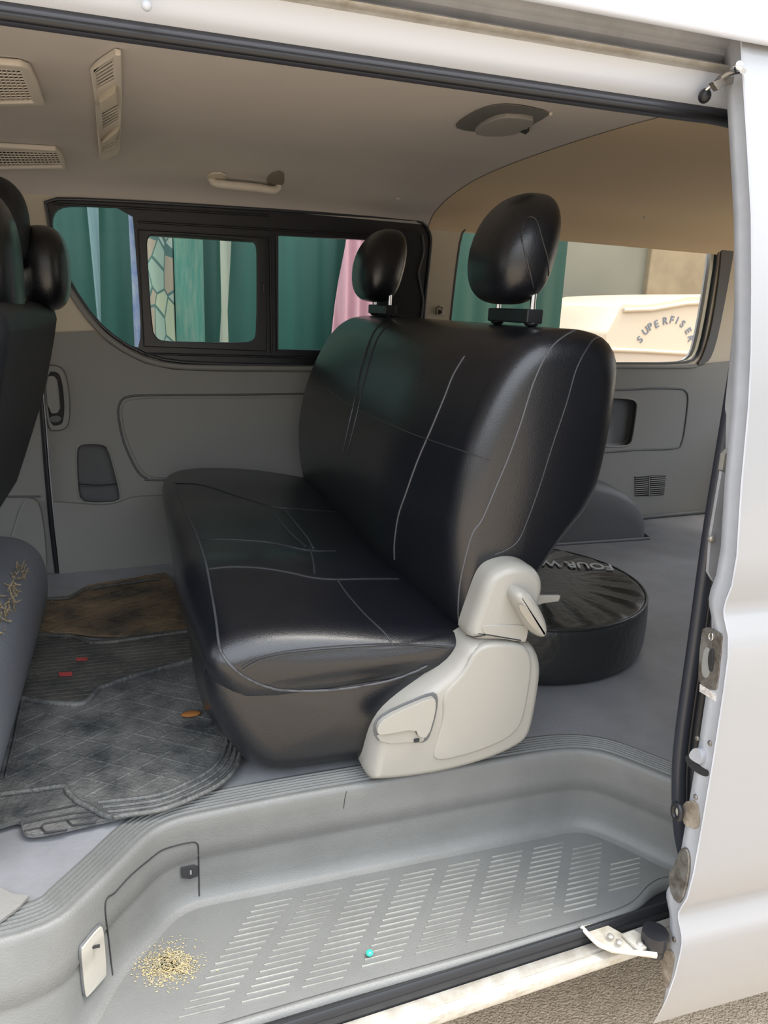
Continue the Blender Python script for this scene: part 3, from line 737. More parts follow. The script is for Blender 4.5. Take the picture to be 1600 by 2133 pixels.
lowc = [(962, 1318), (948, 1345), (925, 1375), (890, 1402), (850, 1428), (812, 1455), (785, 1480), (768, 1512), (758, 1560), (750, 1600), (765, 1609), (880, 1597), (980, 1573), (1050, 1545), (1085, 1520), (1096, 1490), (1107, 1430), (1114, 1375), (1108, 1345), (1092, 1326), (1020, 1312)]
bulge('hinge_cover', lowc, YC, .045, CRM, bench, r=.022)
bulge('cover_lobe', [(1010, 1338), (985, 1354), (962, 1398), (928, 1432), (917, 1450), (920, 1490), (905, 1540), (893, 1588), (975, 1570), (1045, 1543), (1078, 1517), (1090, 1488), (1101, 1430), (1107, 1380), (1100, 1352), (1080, 1338)], YC - .0405, .008, CRM, bench, r=.007)
upc = [(1062, 1167), (1022, 1180), (1003, 1205), (988, 1250), (970, 1300), (966, 1322), (1000, 1328), (1050, 1328), (1088, 1334), (1096, 1300), (1118, 1240), (1123, 1205), (1112, 1182), (1090, 1170)]
bulge('upper_hinge_cover', upc, YC - .012, .026, CRM, bench, r=.016)
nside('cover_joint', [(1000, 1300), (1010, 1296), (1090, 1298), (1096, 1304), (1092, 1330), (1085, 1334), (1010, 1320), (1000, 1310)], YC - .03, .010, CRM, bench, .002, 1, 3)
tube('cover_gap', [at(a, b, y=YC - .040) for a, b in ((972, 1323), (985, 1327), (1000, 1325), (1015, 1322), (1085, 1334))], .0012, GROOVE, bench)
slo = [(776, 1528), (778, 1502), (800, 1482), (850, 1460), (898, 1440), (912, 1446), (910, 1480), (896, 1530), (886, 1544), (868, 1546), (845, 1545), (790, 1545)]
sl = [(782, 1524), (783, 1505), (802, 1488), (850, 1466), (895, 1448), (904, 1452), (903, 1478), (888, 1530), (868, 1530), (862, 1512), (800, 1524)]
nside('lever_recess', slo, YC - .0435, .003, GRY2, bench, .001, 1, 2)
nside('slide_lever', sl, YC - .0455, .011, CRM, bench, .004, 1, 4)
nside('lever_ledge', [(780, 1526), (850, 1516), (862, 1514), (868, 1532), (885, 1532), (880, 1545), (845, 1545), (795, 1548)], YC - .0455, .003, CRM, bench, .001, 1, 2)
box('lever_notch', at(868, 1542, y=YC - .050), (.010, .004, .006), GROOVE, bench, bevel=.001)
rec = [(1058, 1242), (1062, 1226), (1076, 1219), (1094, 1226), (1108, 1242), (1128, 1280), (1134, 1305), (1126, 1322), (1112, 1322), (1092, 1305), (1074, 1272)]
bulge('recline_lever', rec, YC - .045, .026, CRM, bench, r=.014, n=48)
nside('lever_groove', [(1078, 1262), (1088, 1258), (1108, 1280), (1124, 1310), (1116, 1314), (1098, 1294)], YC - .0715, .001, mat('lever_groove_tan', (.30, .27, .22), .6), bench, .0004, 1, 2)  # groove drawn as a thin tan strip laid on the lever
nside('release_tab', [(1108, 1236), (1125, 1238), (1164, 1238), (1160, 1250), (1130, 1254), (1116, 1258)], YC + .03, .008, CRM, bench, .002, 0, 3)
# ================================================================== folded seat beyond
fs_ = empty('folded_side_seat', (.86, 2.32, .5), 'dark folded seat with grey piping against the far window, behind the far headrest', 'seat')
rim = [at(a, b, y=2.352) for a, b in ((846, 668), (848, 600), (846, 580), (834, 572), (824, 560), (824, 500), (832, 478), (856, 470), (876, 482), (882, 505), (880, 535), (872, 565), (880, 600), (884, 625), (880, 668), (872, 800), (846, 800))]
holep = chaikin([at(a, b, y=2.352) for a, b in ((829, 512), (838, 514), (845, 525), (846, 545), (842, 560), (836, 566), (829, 555))], 1)
bodyp = chaikin([at(a, b, y=2.352) for a, b in ((790, 800), (790, 560), (800, 490), (832, 474), (862, 474), (882, 490), (886, 520), (880, 545), (873, 568), (880, 600), (886, 630), (880, 668), (872, 800))], 2)
plate('seat_back', bodyp, (0, .05, 0), LEAM, fs_, bevel=.012, holes=[holep])
tube('piping', chaikin([at(a, b, y=2.348) for a, b in ((880, 490), (884, 520), (878, 545), (870, 568), (877, 600), (883, 630), (876, 668))], 2, False), .0035, PIPE, fs_)

# ================================================================== spare wheel in its cover
sw = empty('spare_wheel', (.965, 1.675, 0), 'spare wheel in a round black cover lying flat on the rear floor', 'wheel')
cx, cy, rr = .962, 1.675, .325
rows = []
prof = [(.0, .158), (.12, .1585), (.2, .158), (.255, .156), (.29, .153), (.308, .151), (.318, .147), (.325, .135), (.328, .11), (.329, .07), (.327, .03), (.318, .008), (.30, .0)]
prof = spline([Vector((a, b, 0)) for a, b in prof], 60)
for p in prof:
    row = []
    for j in range(144):
        a = 2 * math.pi * j / 144
        wr = 0
        if .15 < p.x and p.y > .148:
            k = min(1, (p.x - .15) / .1) * min(1, max(0, (.318 - p.x) / .02))
            wr = .0055 * k * (math.sin(a * 23 + 2 * math.sin(a * 3) + p.x * 10) * .7 + .5 * math.sin(a * 41 + p.x * 20))
        row.append(Vector((cx + math.cos(a) * p.x, cy + math.sin(a) * p.x, p.y + wr)))
    rows.append(row)
COV = mat('black_nylon_cover', (.020, .022, .024), .42, bump=.5, bscale=60, dist=.004)
grid('cover', rows, COV, sw, cu=True, ang=180)
tube('cover_piping', [Vector((cx + math.cos(a) * .321, cy + math.sin(a) * .321, .147)) for a in [2 * math.pi * j / 96 for j in range(96)]], .0045, COV, sw, closed=True)
# lettering
def text_mesh(s, size, mtx, m, parent, name='lettering', ext_=.0008):
    cv = bpy.data.curves.new('t', 'FONT'); cv.body = s; cv.size = size; cv.extrude = ext_; cv.align_x = 'LEFT'; cv.offset = size * .018
    to = bpy.data.objects.new('t', cv); C.objects.link(to); bpy.context.view_layer.update()
    me = bpy.data.meshes.new_from_object(to); bpy.data.objects.remove(to)
    me.transform(mtx); me.name = name
    return link(name, me, m, parent)
a = at(1277, 1208, z=.163); b = at(1130, 1198, z=.163)
t = (b - a); L_ = t.length; t.normalize(); up_ = Vector((0, 0, 1)).cross(t)
# letters stand upside down in the picture: their tops point to the door
a0 = at(1274, 1176, z=.163)
M = Matrix(((t.x, up_.x * 1.35, 0, a0.x), (t.y, up_.y * 1.35, 0, a0.y), (0, 0, 1, .163), (0, 0, 0, 1)))
WTXT = mat('white_print', (.62, .64, .66), .6, col2=(.40, .42, .44), vscale=150)
text_mesh('FOUR W', L_ / 3.65, M, WTXT, sw)

# ================================================================== rubber mats
def mat_rubber(name, c1, c2, scale, rot):
    m = bpy.data.materials.new(name); m.use_nodes = True; nt = m.node_tree; N = nt.nodes; L = nt.links
    p = N['Principled BSDF']; p.inputs['Roughness'].default_value = .5
    tc = N.new('ShaderNodeTexCoord')
    n = N.new('ShaderNodeTexNoise'); n.inputs['Scale'].default_value = 9; n.inputs['Detail'].default_value = 8; n.inputs['Roughness'].default_value = .7; L.new(tc.outputs['Object'], n.inputs[0])
    r = N.new('ShaderNodeValToRGB'); r.color_ramp.elements[0].position = .35; r.color_ramp.elements[1].position = .7
    r.color_ramp.elements[0].color = (*c1, 1); r.color_ramp.elements[1].color = (*c2, 1); L.new(n.outputs['Fac'], r.inputs[0]); L.new(r.outputs[0], p.inputs['Base Color'])
    n2 = N.new('ShaderNodeTexNoise'); n2.inputs['Scale'].default_value = 150; n2.inputs['Detail'].default_value = 4; L.new(tc.outputs['Object'], n2.inputs[0])
    b = N.new('ShaderNodeBump'); b.inputs['Strength'].default_value = .8; b.inputs['Distance'].default_value = .004; L.new(n2.outputs['Fac'], b.inputs['Height']); L.new(b.outputs[0], p.inputs['Normal'])
    return m
MATB = mat_rubber('dusty_rubber_mat', (.028, .032, .036), (.17, .17, .16), 1, 0)
MATD = mat_rubber('dirty_brown_rubber_mat', (.05, .045, .036), (.26, .18, .10), 1, 0)
MATR = mat_rubber('grey_ribbed_rubber_mat', (.040, .042, .040), (.11, .105, .09), 1, 0)
def inside(p, poly):
    c = False; n = len(poly)
    for i in range(n):
        a, b = poly[i], poly[(i + 1) % n]
        if (a.y > p[1]) != (b.y > p[1]) and p[0] < (b.x - a.x) * (p[1] - a.y) / (b.y - a.y) + a.x: c = not c
    return c
def lines_in(poly, ang, step, marg, z, r, name, m, par):
    geo = []; cpt = sum(poly, Vector()) / len(poly); d = Vector((math.cos(ang), math.sin(ang), 0)); nn = Vector((-d.y, d.x, 0))
    for k in range(-30, 31):
        o = cpt + nn * (k * step); run = []
        for j in range(-100, 101):
            p = o + d * (j * .012)
            if inside(p, poly): run.append(Vector((p.x, p.y, z)))
            else:
                if len(run) > 2: geo.append(tube_geo([run[0], run[-1]], r, n=5, flat=.6))
                run = []
    v, f = join_geo(geo); return mk(name, v, f, m, par)
def shrink(poly, d):
    L = inset_loop([(p.x, p.y) for p in poly], d); return [Vector((p[0], p[1], poly[0].z)) for p in L]
# far, brown-stained mat
fm = tag(empty('floor_mat', (.0, 2.1, .01)), 'brown dirt-stained rubber mat at the foot of the far door, deepest of the mats', 'floor mat')
P = [at(a, b, z=.004) for a, b in ((70, 1250), (140, 1246), (172, 1228), (185, 1222), (345, 1195), (420, 1300), (420, 1330), (300, 1330), (200, 1328), (150, 1322), (60, 1322))]
plate('mat_sheet', P, (0, 0, .006), MATD, fm, bevel=.002); lines_in(P, .55, .055, 0, .011, .0022, 'raised_pattern', MATD, fm); lines_in(P, -.55, .055, 0, .011, .0022, 'raised_pattern', MATD, fm)
tube('rolled_edge', [at(a, b, z=.014) for a, b in ((70, 1250), (140, 1246), (160, 1238), (172, 1230), (200, 1224), (330, 1205))], .006, MATR, fm)
# middle ribbed mat
mm = tag(empty('floor_mat', (.0, 1.85, .01)), 'grey ribbed rubber mat strip with small red marks, between the other two mats', 'floor mat')
P = [at(a, b, z=.006) for a, b in ((55, 1320), (150, 1324), (165, 1330), (185, 1338), (200, 1338), (400, 1312), (440, 1400), (420, 1470), (200, 1475), (20, 1475))]
plate('mat_sheet', P, (0, 0, .007), MATR, mm, bevel=.002); lines_in(P, .0, .018, 0, .0135, .0022, 'raised_ribs', MATR, mm)
tube('rolled_edge', [at(a, b, z=.016) for a, b in ((60, 1320), (120, 1325), (150, 1325), (165, 1330), (190, 1340), (230, 1338), (400, 1314))], .006, MATR, mm)
q = [at(a, b, z=.0165) for a, b in ((122, 1401), (150, 1400), (151, 1408), (124, 1409))]; plate('red_mark', q, (0, 0, .001), REDM, mm, bevel=0)
q = [at(a, b, z=.0165) for a, b in ((158, 1371), (182, 1370), (182, 1376), (160, 1377))]; plate('red_mark', q, (0, 0, .001), REDM, mm, bevel=0)
# near diamond-pattern mat
nm = tag(empty('floor_mat', (.0, 1.4, .01)), 'black rubber mat with diamond pattern and ribbed rim, nearest the step', 'floor mat')
npx = [(36, 1453), (100, 1464), (160, 1468), (180, 1462), (205, 1436), (230, 1426), (300, 1402), (400, 1376), (470, 1440), (498, 1530), (500, 1578), (488, 1610), (455, 1640), (400, 1668), (330, 1692), (250, 1708), (190, 1722), (120, 1738), (75, 1746), (52, 1744), (44, 1730), (46, 1714), (0, 1728), (-160, 1765), (-120, 1600), (0, 1600)]
P = chaikin([at(a, b, z=.010) for a, b in npx], 1)
plate('mat_sheet', P, (0, 0, .008), MATB, nm, bevel=.003)
inn = chaikin([at(a, b, z=.018) for a, b in ((48, 1476), (160, 1482), (200, 1460), (300, 1420), (400, 1396), (455, 1450), (472, 1530), (460, 1580), (400, 1620), (320, 1645), (190, 1668), (175, 1676), (158, 1660), (130, 1640), (0, 1652), (-80, 1660), (0, 1560))], 1)
lines_in(inn, .62, .050, 0, .018, .0028, 'raised_pattern', MATB, nm); lines_in(inn, -.62, .050, 0, .018, .0028, 'raised_pattern', MATB, nm)
for dpx, r in ((0, .0045), (10, .003), (20, .003), (30, .004)):
    pp = [(498 - dpx, 1530 - dpx), (500 - dpx * .9, 1572 - dpx), (487 - dpx * .8, 1605 - dpx), (455 - dpx * .6, 1635 - dpx), (400 - dpx * .4, 1663 - dpx), (330 - dpx * .2, 1688 - dpx), (235 - dpx, 1702 - dpx)]
    tube('rim_rib', spline([at(a, b, z=.019) for a, b in pp], 40), r, MATB, nm, n=6)
tube('rolled_edge', spline([at(a, b, z=.020) for a, b in ((36, 1453), (100, 1464), (160, 1468), (182, 1460), (205, 1436), (230, 1426), (300, 1402), (400, 1376))], 50), .007, MATB, nm)
tube('rim_rib', [at(a, b, z=.019) for a, b in ((36, 1458), (20, 1540), (0, 1625))], .005, MATB, nm); tube('rim_rib', [at(a, b, z=.019) for a, b in ((46, 1458), (30, 1540), (10, 1625))], .003, MATB, nm)
tube('fold_line', spline([at(a, b, z=.021) for a, b in ((-60, 1665), (0, 1655), (80, 1645), (130, 1638), (142, 1650), (160, 1668), (180, 1678), (210, 1695), (235, 1704))], 40), .005, MATB, nm)
for pp in (((48, 1716), (90, 1706), (150, 1695), (200, 1690)), ((52, 1700), (100, 1690), (160, 1678)), ((50, 1731), (85, 1724), (92, 1716), (150, 1706), (205, 1697)), ((85, 1724), (95, 1735), (140, 1728)), ((140, 1710), (150, 1720), (200, 1712))):
    tube('tread_line', [at(a, b, z=.0185) for a, b in pp], .002, GROOVE, nm, n=6)
tag(ball('dry_leaf', at(398, 1487, z=.022), .016, mat('orange_leaf', (.26, .10, .02), .8), n=6, sq=(1.3, .7, .25)), 'small crumpled orange leaf on the near rubber mat', 'leaf')
# corner of floor covering at the lower left
q = [at(a, b, z=.006) for a, b in ((-60, 1900), (-40, 1850), (0, 1854), (15, 1860), (28, 1868), (62, 1871), (40, 1895), (0, 1925), (-30, 1945))]
tag(plate('door_mat', q, (0, 0, .006), mat('pale_carpet_offcut', (.19, .185, .175), .9, bump=.5, bscale=200), bevel=.002), 'corner of a pale mat at the left frame edge by the step', 'floor mat')

# ================================================================== seat row in front (left edge of the picture)
fr_ = empty('front_seat', (-.45, 1.7, 0), 'black leather seat row in front, seen from behind at the left edge', 'seat')
fb = [(-.185, .80), (-.20, .72), (-.235, .58), (-.285, .44), (-.33, .32), (-.42, .28), (-.47, .34), (-.42, .5), (-.36, .66), (-.31, .78), (-.27, .82), (-.22, .825)]
upholster('backrest', fb, 1.30, 2.22, .06, LEAM, fr_)
ball('headrest', (-.203, 2.10, .90), 1, LEA, fr_, n=20, sq=(.058, .115, .10), pw=.72)
ball('headrest', (-.285, 1.72, .885), 1, LEA, fr_, n=20, sq=(.075, .15, .15), pw=.72)
ball('headrest', (-.29, 2.0, .99), 1, LEAM, fr_, n=20, sq=(.07, .13, .10), pw=.75)
ball('recline_knob', at(32, 862, y=2.2), .018, BLK, fr_, n=8)
VIN = mat('grey_blue_vinyl', (.17, .18, .205), .42, bump=.3, bscale=80, dist=.004)
sb = [(-.262, .01), (-.245, .08), (-.245, .15), (-.26, .20), (-.30, .235), (-.36, .245), (-.8, .245), (-.8, .01)]
upholster('seat_base', sb, 1.03, 2.06, .05, VIN, fr_)
geo = []
for i in range(60):
    p = Vector((-.275 + random.uniform(-.012, .012), 1.72 + random.uniform(-.28, .12), .222 + random.uniform(-.03, .015)))
    d = Vector((random.uniform(-.01, .01), random.uniform(-.02, .02), random.uniform(-.02, .02)))
    geo.append(tube_geo([p - d, p, p + d * .8 + Vector((.004, 0, .004))], [.0012, .002, .001], n=5))
v, f = join_geo(geo); mk('torn_stuffing', v, f, STRAW, fr_)['kind'] = 'stuff'

# ================================================================== sliding door, pushed back
D = empty('door_1', (1.4, .80, -.3), kind='structure')
pz = [(1.225, .948), (1.16, .928), (1.07, .900), (.98, .873), (.885, .851), (.80, .833), (.73, .822), (.62, .811), (.52, .797), (.475, .797), (.45, .803), (.435, .804), (.425, .801), (.40, .787), (.37, .781), (.31, .778), (.2, .775), (.08, .774), (0, .774), (-.05, .778), (-.078, .787), (-.09, .790), (-.10, .788), (-.122, .775), (-.135, .772), (-.15, .772), (-.2, .775), (-.26, .784), (-.31, .796), (-.335, .804)]
XE = .801
xs = [(XE + .018, .013), (XE + .006, .004), (XE + .001, .0015), (XE, .0), (XE + .006, -.0005), (XE + .02, 0), (1.0, -.004), (1.3, -.008), (1.7, -.01), (2.0, -.008)]
rows = []
for x, dy in xs[3:]:
    rows.append([Vector((x, y + dy, z)) for z, y in pz])
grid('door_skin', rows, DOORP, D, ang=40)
# hem and shut face
def hk(z): return max(.05, min(1, (z + .335) / .2))
hem = [[Vector((XE + a, y + b * hk(z), z)) for z, y in pz] for a, b in ((0, 0), (-.001, .002), (.002, .006), (.006, .010), (.007, .03), (.010, .045), (.022, .052), (.03, .054), (.04, .056))]
grid('shut_face', hem, SHUT, D, ang=50)
inn_ = [[Vector((x, y + .056 * hk(z), z)) for z, y in pz] for x in (XE + .04, 2.0)]
grid('door_inner_panel', inn_, GRY, D)
grid('door_bottom_hem', [[Vector((x, pz[-1][1] + dy, pz[-1][0] + dz)) for x in (XE + .02, 1.2, 2.0)] for dy, dz in ((0, 0), (.001, -.003), (.003, 0))], DOORP, D)
grid('door_top_hem', [[Vector((x, pz[0][1] + dy, pz[0][0] + dz)) for x in (XE, 1.2, 2.0)] for dy, dz in ((0, 0), (.004, .004), (.04, .004), (.056, 0))], WHT, D)
# glass of the sliding door, just out of the picture
dg = [[Vector((x, y - .004, z)) for z, y in pz if .72 < z < 1.1] for x in (.93, 1.3, 1.85)]
grid('door_glass', dg, mat('dark_tinted_glass', (.01, .012, .014), .05, spec=.8), D)
fx = XE + .008
def shut(px, py, off=0.0): return at(px, py, x=fx - off)
def shutplate(name, px, th, m, par, bevel=.001, holes=(), n=1):
    return plate(name, [shut(p.x, p.y) for p in chaikin([Vector((a, b, 0)) for a, b in px], n)], (-th, 0, 0), m, par, bevel=bevel, holes=holes)
# latch
la = shutplate('latch_plate', [(1468, 1302), (1507, 1318), (1508, 1330), (1498, 1432), (1492, 1440), (1462, 1424), (1456, 1412), (1462, 1330)], .003, STL, D, .001)
shutplate('latch_mouth', [(1472, 1345), (1484, 1352), (1483, 1400), (1476, 1414), (1466, 1405), (1466, 1380)], .0045, GRY, D, .001)
shutplate('latch_slot', [(1484, 1352), (1492, 1350), (1490, 1395), (1484, 1400), (1480, 1375)], .006, GROOVE, D, .0008)
shutplate('latch_sticker', [(1460, 1424), (1494, 1446), (1493, 1461), (1459, 1440)], .002, mat('worn_white_sticker', (.7, .68, .65), .7, col2=(.4, .36, .33), vscale=200), D, .0003, n=0)
cc = shut(1481, 1326, .004); tube('latch_bolt_ring', [cc + Vector((0, math.cos(t_ * .5236) * .0042, math.sin(t_ * .5236) * .0055)) for t_ in range(12)], .0012, CHR, D, closed=True)
# dovetail bump
shutplate('guide_bump', [(1446, 1568), (1455, 1556), (1468, 1558), (1474, 1572), (1470, 1592), (1455, 1584), (1446, 1576)], .010, SILV, D, .004)
shutplate('guide_slot', [(1430, 1572), (1440, 1576), (1452, 1590), (1468, 1600), (1480, 1605), (1478, 1618), (1462, 1614), (1444, 1602), (1432, 1590)], .003, GROOVE, D, .001)
for a, b in ((1452, 1538), (1479, 1548), (1449, 1660), (1427, 1800), (1404, 1957)):
    ball('bolt_head', shut(a, b, .002), .0045, STL, D, n=8, sq=(.6, 1, 1))
# rubber stop ring, wear plate and grime below
cc = shut(1415, 1690, .010)
tube('stop_ring', [cc + Vector((-.004, math.cos(t_ * .3927) * .009, math.sin(t_ * .3927) * .013)) for t_ in range(16)], .0045, BLK, D, closed=True)
ball('stop_pad', cc, .009, LENS, D, n=8, sq=(.5, .8, 1.2))
shutplate('stop_bracket', [(1425, 1670), (1455, 1665), (1462, 1705), (1458, 1728), (1430, 1720), (1424, 1700)], .004, DIRT, D, .001)
shutplate('wear_plate', [(1410, 1800), (1420, 1770), (1432, 1762), (1442, 1780), (1440, 1830), (1424, 1885), (1404, 1868), (1396, 1820)], .006, STL, D, .002)
shutplate('lower_grime', [(1380, 1975), (1405, 1980), (1408, 2000), (1395, 2060), (1385, 2052), (1378, 2000)], .003, DIRT, D, .001)
# lower roller arm
la_ = empty('roller_arm', at(1290, 1950, z=-.19), 'cream painted roller arm joining the sliding door to the sill track', 'bracket')
pp = [at(a, b, z=-.168) for a, b in ((1210, 1928), (1252, 1918), (1300, 1945), (1345, 1962), (1372, 1978), (1370, 1990), (1310, 1982), (1275, 1978), (1245, 1965))]
plate('arm', pp, (0, 0, -.008), mat('cream_painted_steel', (.62, .58, .50), .5, col2=(.40, .35, .26), vscale=30), la_, bevel=.002)
tube('arm_flange', spline([at(a, b, z=-.166) for a, b in ((1212, 1932), (1245, 1965), (1275, 1977), (1310, 1983), (1368, 1988))], 24), .004, mat('cream_edge', (.72, .69, .62), .4), la_)
pp = [at(a, b, z=-.160) for a, b in ((1296, 1945), (1320, 1936), (1345, 1950), (1350, 1972), (1330, 1978))]
plate('roller_bracket', pp, (0, 0, -.006), WHTD, la_, bevel=.001)
for a, b in ((1272, 1950), (1290, 1962), (1333, 1966)): ball('bolt', at(a, b, z=-.160), .006, ALU, la_, n=8, sq=(1, 1, .6))
rc = at(1364, 1950, z=-.150)
tube('roller', [rc + Vector((0, 0, -.016)), rc + Vector((0, 0, .010))], .021, BLK, la_, n=20)
tube('roller', [rc + Vector((.0, -.004, -.018)), rc + Vector((0, -.004, -.030))], .016, BLK, la_, n=20)
# upper roller arm
ua = empty('roller_arm', at(1510, 160, y=.95), 'silver upper roller arm of the sliding door under the roof track', 'bracket')
tube('arm', spline([at(1548, 148, y=.92), at(1520, 153, y=.945), at(1495, 168, y=.965), at(1472, 188, y=.98)], 16), [.006] * 10 + [.005, .004, .004, .003, .003, .003], CHR, ua, flat=.6)
plate('arm_bracket', [at(a, b, y=.955) for a, b in ((1485, 170), (1515, 160), (1548, 158), (1546, 168), (1510, 178), (1497, 188))], (0, .01, 0), STL, ua, bevel=.001)
ball('roller', at(1468, 200, y=.985), .009, BLK, ua, n=8, sq=(1, 1, 1.1))
ball('bolt', at(1538, 138, y=.92), .007, CHR, ua, n=8)
box('stop_block', at(1540, 195, y=.965), (.012, .02, .05), ALU, ua, bevel=.004)
cc = at(1528, 243, y=1.0); tube('seal_clip', [cc + Vector((math.cos(t_ * .5236) * .0055, -.004, math.sin(t_ * .5236) * .009)) for t_ in range(12)], .0014, GRY, S, closed=True)
ball('header_bolt', at(305, 11, y=.985), .006, WHT, sill, n=8)
# striker and buffer pieces on the pillar edge
plate('pillar_guard', [at(a, b, y=.965) for a, b in ((1500, 945), (1512, 932), (1518, 935), (1510, 990), (1495, 978))], (0, -.01, 0), CRM, sill, bevel=.002)
plate('pillar_flange', [at(a, b, y=.958) for a, b in ((1498, 980), (1510, 985), (1500, 1120), (1490, 1215), (1480, 1208), (1470, 1190), (1476, 1110))], (0, -.006, 0), SILV, sill, bevel=.001)
ball('pillar_screw', at(1482, 1122, y=.95), .006, ALU, sill, n=8)

# ================================================================== outside beyond the windows
GREEN = mat('green_painted_sheet', (.014, .072, .055), .45, var=.35, vscale=1.5, stretch=(3, 1, .15))
YF = 3.75
fence = empty('sheet_fence', (1.0, YF, -.56), 'dark green corrugated metal fence standing outside the far windows', 'fence')
rows = []
for i in range(321):
    x = -2.5 + 4.74 * i / 320
    rows.append([Vector((x, YF + .005 * math.sin(i * .8), z)) for z in (-.56, 2.1)])
grid('corrugated_sheet', rows, GREEN, fence, ang=180)
tube('top_rail', [(-2.5, YF - .02, 2.1), (2.24, YF - .02, 2.1)], .025, GREEN, fence)
# patterned cloth hung on the fence
PAT = bpy.data.materials.new('patterned_cloth'); PAT.use_nodes = True
nt = PAT.node_tree; N = nt.nodes; L = nt.links; p = N['Principled BSDF']; p.inputs['Roughness'].default_value = .9
tc = N.new('ShaderNodeTexCoord'); mp = N.new('ShaderNodeMapping'); mp.inputs['Scale'].default_value = (20, 1, 8); L.new(tc.outputs['Object'], mp.inputs[0])
vo = N.new('ShaderNodeTexVoronoi'); vo.feature = 'DISTANCE_TO_EDGE'; vo.inputs['Scale'].default_value = 1; L.new(mp.outputs[0], vo.inputs['Vector'])
vc = N.new('ShaderNodeTexVoronoi'); vc.inputs['Scale'].default_value = 1; L.new(mp.outputs[0], vc.inputs['Vector'])
cr = N.new('ShaderNodeValToRGB'); cr.color_ramp.interpolation = 'CONSTANT'
cols = [(0, (.20, .25, .20)), (.25, (.28, .29, .20)), (.5, (.26, .20, .15)), (.7, (.25, .27, .23)), (.93, (.05, .08, .26))]
cr.color_ramp.elements[0].color = (*cols[0][1], 1); cr.color_ramp.elements[1].position = cols[1][0]; cr.color_ramp.elements[1].color = (*cols[1][1], 1)
for pos, c in cols[2:]:
    e = cr.color_ramp.elements.new(pos); e.color = (*c, 1)
sx = N.new('ShaderNodeSeparateColor'); L.new(vc.outputs['Color'], sx.inputs[0]); L.new(sx.outputs[0], cr.inputs[0])
lt = N.new('ShaderNodeMath'); lt.operation = 'LESS_THAN'; lt.inputs[1].default_value = .04; L.new(vo.outputs['Distance'], lt.inputs[0])
mxc = N.new('ShaderNodeMix'); mxc.data_type = 'RGBA'; L.new(lt.outputs[0], mxc.inputs[0]); L.new(cr.outputs[0], mxc.inputs[6]); mxc.inputs[7].default_value = (.05, .10, .09, 1); L.new(mxc.outputs[2], p.inputs['Base Color'])
def hang(name, px0, px1, m, lab, cat, amp=.012, fr=60, z0=-.2, z1=1.9, yo=.06, taper=None, parent=None):
    def X(px): return at(px, 600, y=YF - yo).x
    rows = []
    for i in range(41):
        z = z0 + (z1 - z0) * i / 40
        row = []
        for j in range(31):
            t = j / 30; a, b = X(px0), X(px1)
            if taper: a, b = taper(a, b, (z - z0) / (z1 - z0), z)
            x = a + (b - a) * t
            row.append(Vector((x, YF - yo + amp * math.sin(x * fr) + .01 * math.sin(z * 5 + t * 4), z)))
        rows.append(row)
    o = grid(name, rows, m, parent, ang=180, solid=.003)
    if lab: tag(o, lab, cat)
    return o
hang('hanging_cloth', 300, 362, PAT, 'patterned cloth with blue disc hanging outside behind the sliding pane', 'cloth')
LACE = mat('lace_cloth', (.035, .13, .10), .9, col2=(.10, .16, .125), vscale=14, stretch=(5, 1, .6))
hang('hanging_cloth', 364, 425, LACE, 'thin lacy green cloth hanging outside beside the patterned cloth', 'cloth', amp=.006)
def tp(a, b, t, z):
    w = .55 + .45 * abs(math.sin(z * 3.2 + .6)); c = (a + b) / 2; h = (b - a) / 2 * w; s = .03 * (z - .84); return c - h + s, c + h + s
PALE = mat('pale_cloth', (.25, .25, .20), .9)
hang('hanging_strip', 455, 480, PALE, 'narrow pale rag strip hanging outside behind the sliding pane', 'cloth', taper=tp, amp=.002)
hang('hanging_strip', 196, 210, mat('pale_plastic', (.13, .19, .20), .6), 'thin pale plastic strip hanging outside behind the front pane', 'cloth', taper=lambda a, b, t, z: ((a + b) / 2 - max(.003, (z - .55) * .035), (a + b) / 2 + max(.003, (z - .55) * .035)), amp=.001)
hang('hanging_strip', 275, 290, mat('lilac_plastic', (.22, .235, .27), .6, col2=(.07, .10, .24), vscale=6), 'lilac plastic sheet edge hanging outside against the window post', 'cloth', amp=.004, yo=.08)
PINK = mat('pink_curtain', (.50, .25, .29), .85)
hang('pink_curtain', 690, 775, PINK, 'pink pleated curtain hanging outside behind the far headrest', 'curtain', amp=.018, fr=95, yo=.10, taper=lambda a, b, t, z: (a + .14 * (z - .7), b + .05 * (z - .7)))
# walls further back
def yx(px, y): return at(px, 600, y=y).x
gw = tag(box('garden_wall', ((yx(1185, 5.25) + yx(1348, 5.25)) / 2 - .6, 5.35, .8), (yx(1348, 5.25) - yx(1185, 5.25) + 1.2, .2, 2.8), mat('grey_green_render', (.19, .195, .165), .9, var=.1, vscale=2), bevel=.01), 'pale grey-green rendered wall seen through the rear quarter window', 'wall')
bw = tag(box('house_wall', (yx(1348, 5.2) + 2.6, 5.4, 1.2), (5.2, .4, 3.6), mat('beige_render', (.27, .225, .155), .9, col2=(.21, .175, .12), vscale=4), bevel=.01), 'beige plastered house wall behind the parked cream vehicle', 'wall')
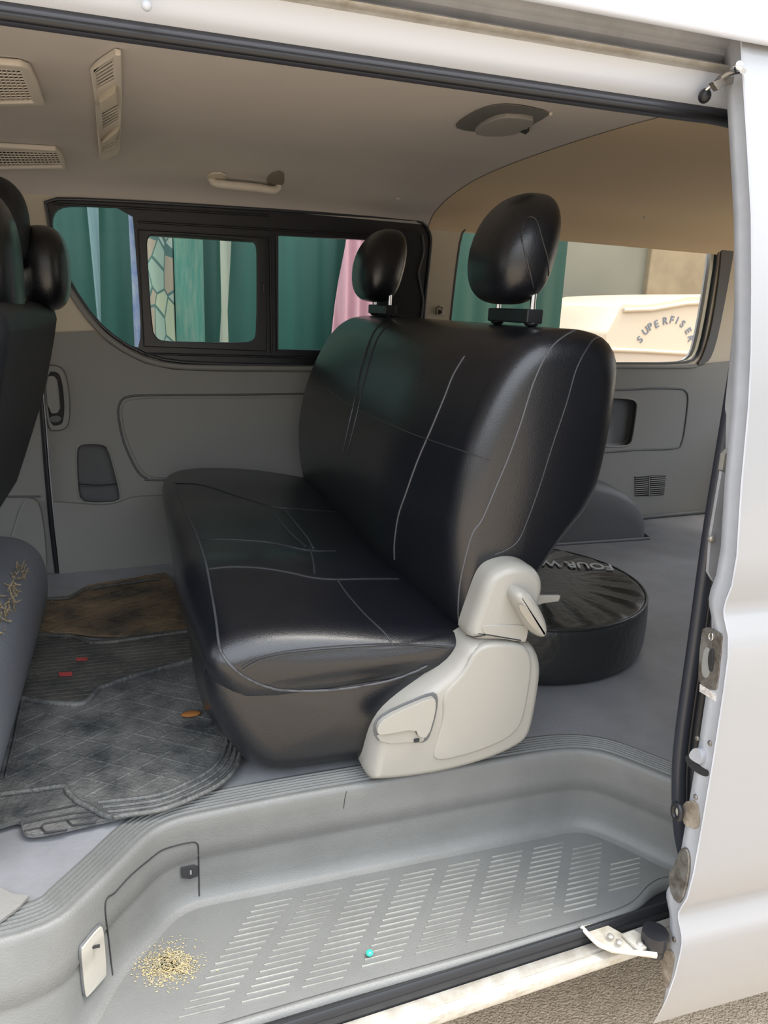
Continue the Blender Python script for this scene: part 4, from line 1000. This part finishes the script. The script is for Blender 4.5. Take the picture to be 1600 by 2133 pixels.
# parked cream vehicle
pv = empty('parked_vehicle', (3.2, 3.9, -.56), 'cream vehicle with an arched name on its side, parked outside', 'vehicle')
CV = mat('cream_car_paint', (.60, .53, .44), .35, coat=.3)
YV = 3.7
def vp(px, py, y=YV): return at(px, py, y=y)
sil = [vp(1262, 775), vp(1262, 700), vp(1268, 688), vp(1280, 665), vp(1292, 640), vp(1300, 633), vp(1340, 634), vp(1390, 628), vp(1430, 618), vp(1480, 615), vp(1600, 612)]
xr = sil[-1].x
body = sil + [Vector((xr, YV, -.1)), Vector((sil[0].x, YV, -.1))]
plate('body', body, (0, 1.3, 0), CV, pv, bevel=.035, seg=5)
tube('roof_moulding', [vp(1300, 646, YV - .01), vp(1360, 644, YV - .01), vp(1430, 632, YV - .01), vp(1600, 624, YV - .01)], .012, CV, pv)
tube('waist_moulding', [vp(1262, 728, YV - .01), vp(1340, 731, YV - .01), vp(1450, 737, YV - .01), vp(1600, 742, YV - .01)], .012, CV, pv)
plate('lower_panel', [vp(1262, 730, YV - .005), vp(1600, 743, YV - .005), Vector((xr, YV - .005, -.1)), Vector((sil[0].x, YV - .005, -.1))], (0, .01, 0), mat('pinkish_cream', (.55, .48, .42), .5), pv, bevel=0)
for wx in (sil[0].x + .3, xr - .3):
    tube('tyre', [Vector((wx, YV + .02, -.26)), Vector((wx, YV + .25, -.26))], .30, BLK, pv, n=32)
INK = mat('blue_grey_lettering', (.16, .19, .25), .7)
word = [('S', 1335, 706, -52), ('U', 1345, 690, -46), ('P', 1356, 680, -38), ('E', 1369, 675, -28), ('R', 1386, 669, -12), ('F', 1401, 667, 10), ('I', 1414, 669, 20), ('S', 1423, 676, 35), ('E', 1434, 690, 55), ('R', 1439, 705, 75)]
for ch, px, py, an in word:
    c0 = vp(px, py, YV - .003); a_ = math.radians(-an)
    M = Matrix.Translation(c0) @ Matrix.Rotation(a_, 4, 'Y').inverted() @ Matrix.Rotation(math.pi / 2, 4, 'X')
    M = Matrix.Translation(c0) @ Matrix.Rotation(math.radians(an), 4, 'Y') @ Matrix.Rotation(math.pi / 2, 4, 'X') @ Matrix.Translation((-.018, -.018, 0))
    text_mesh(ch, .058, M, INK, pv)
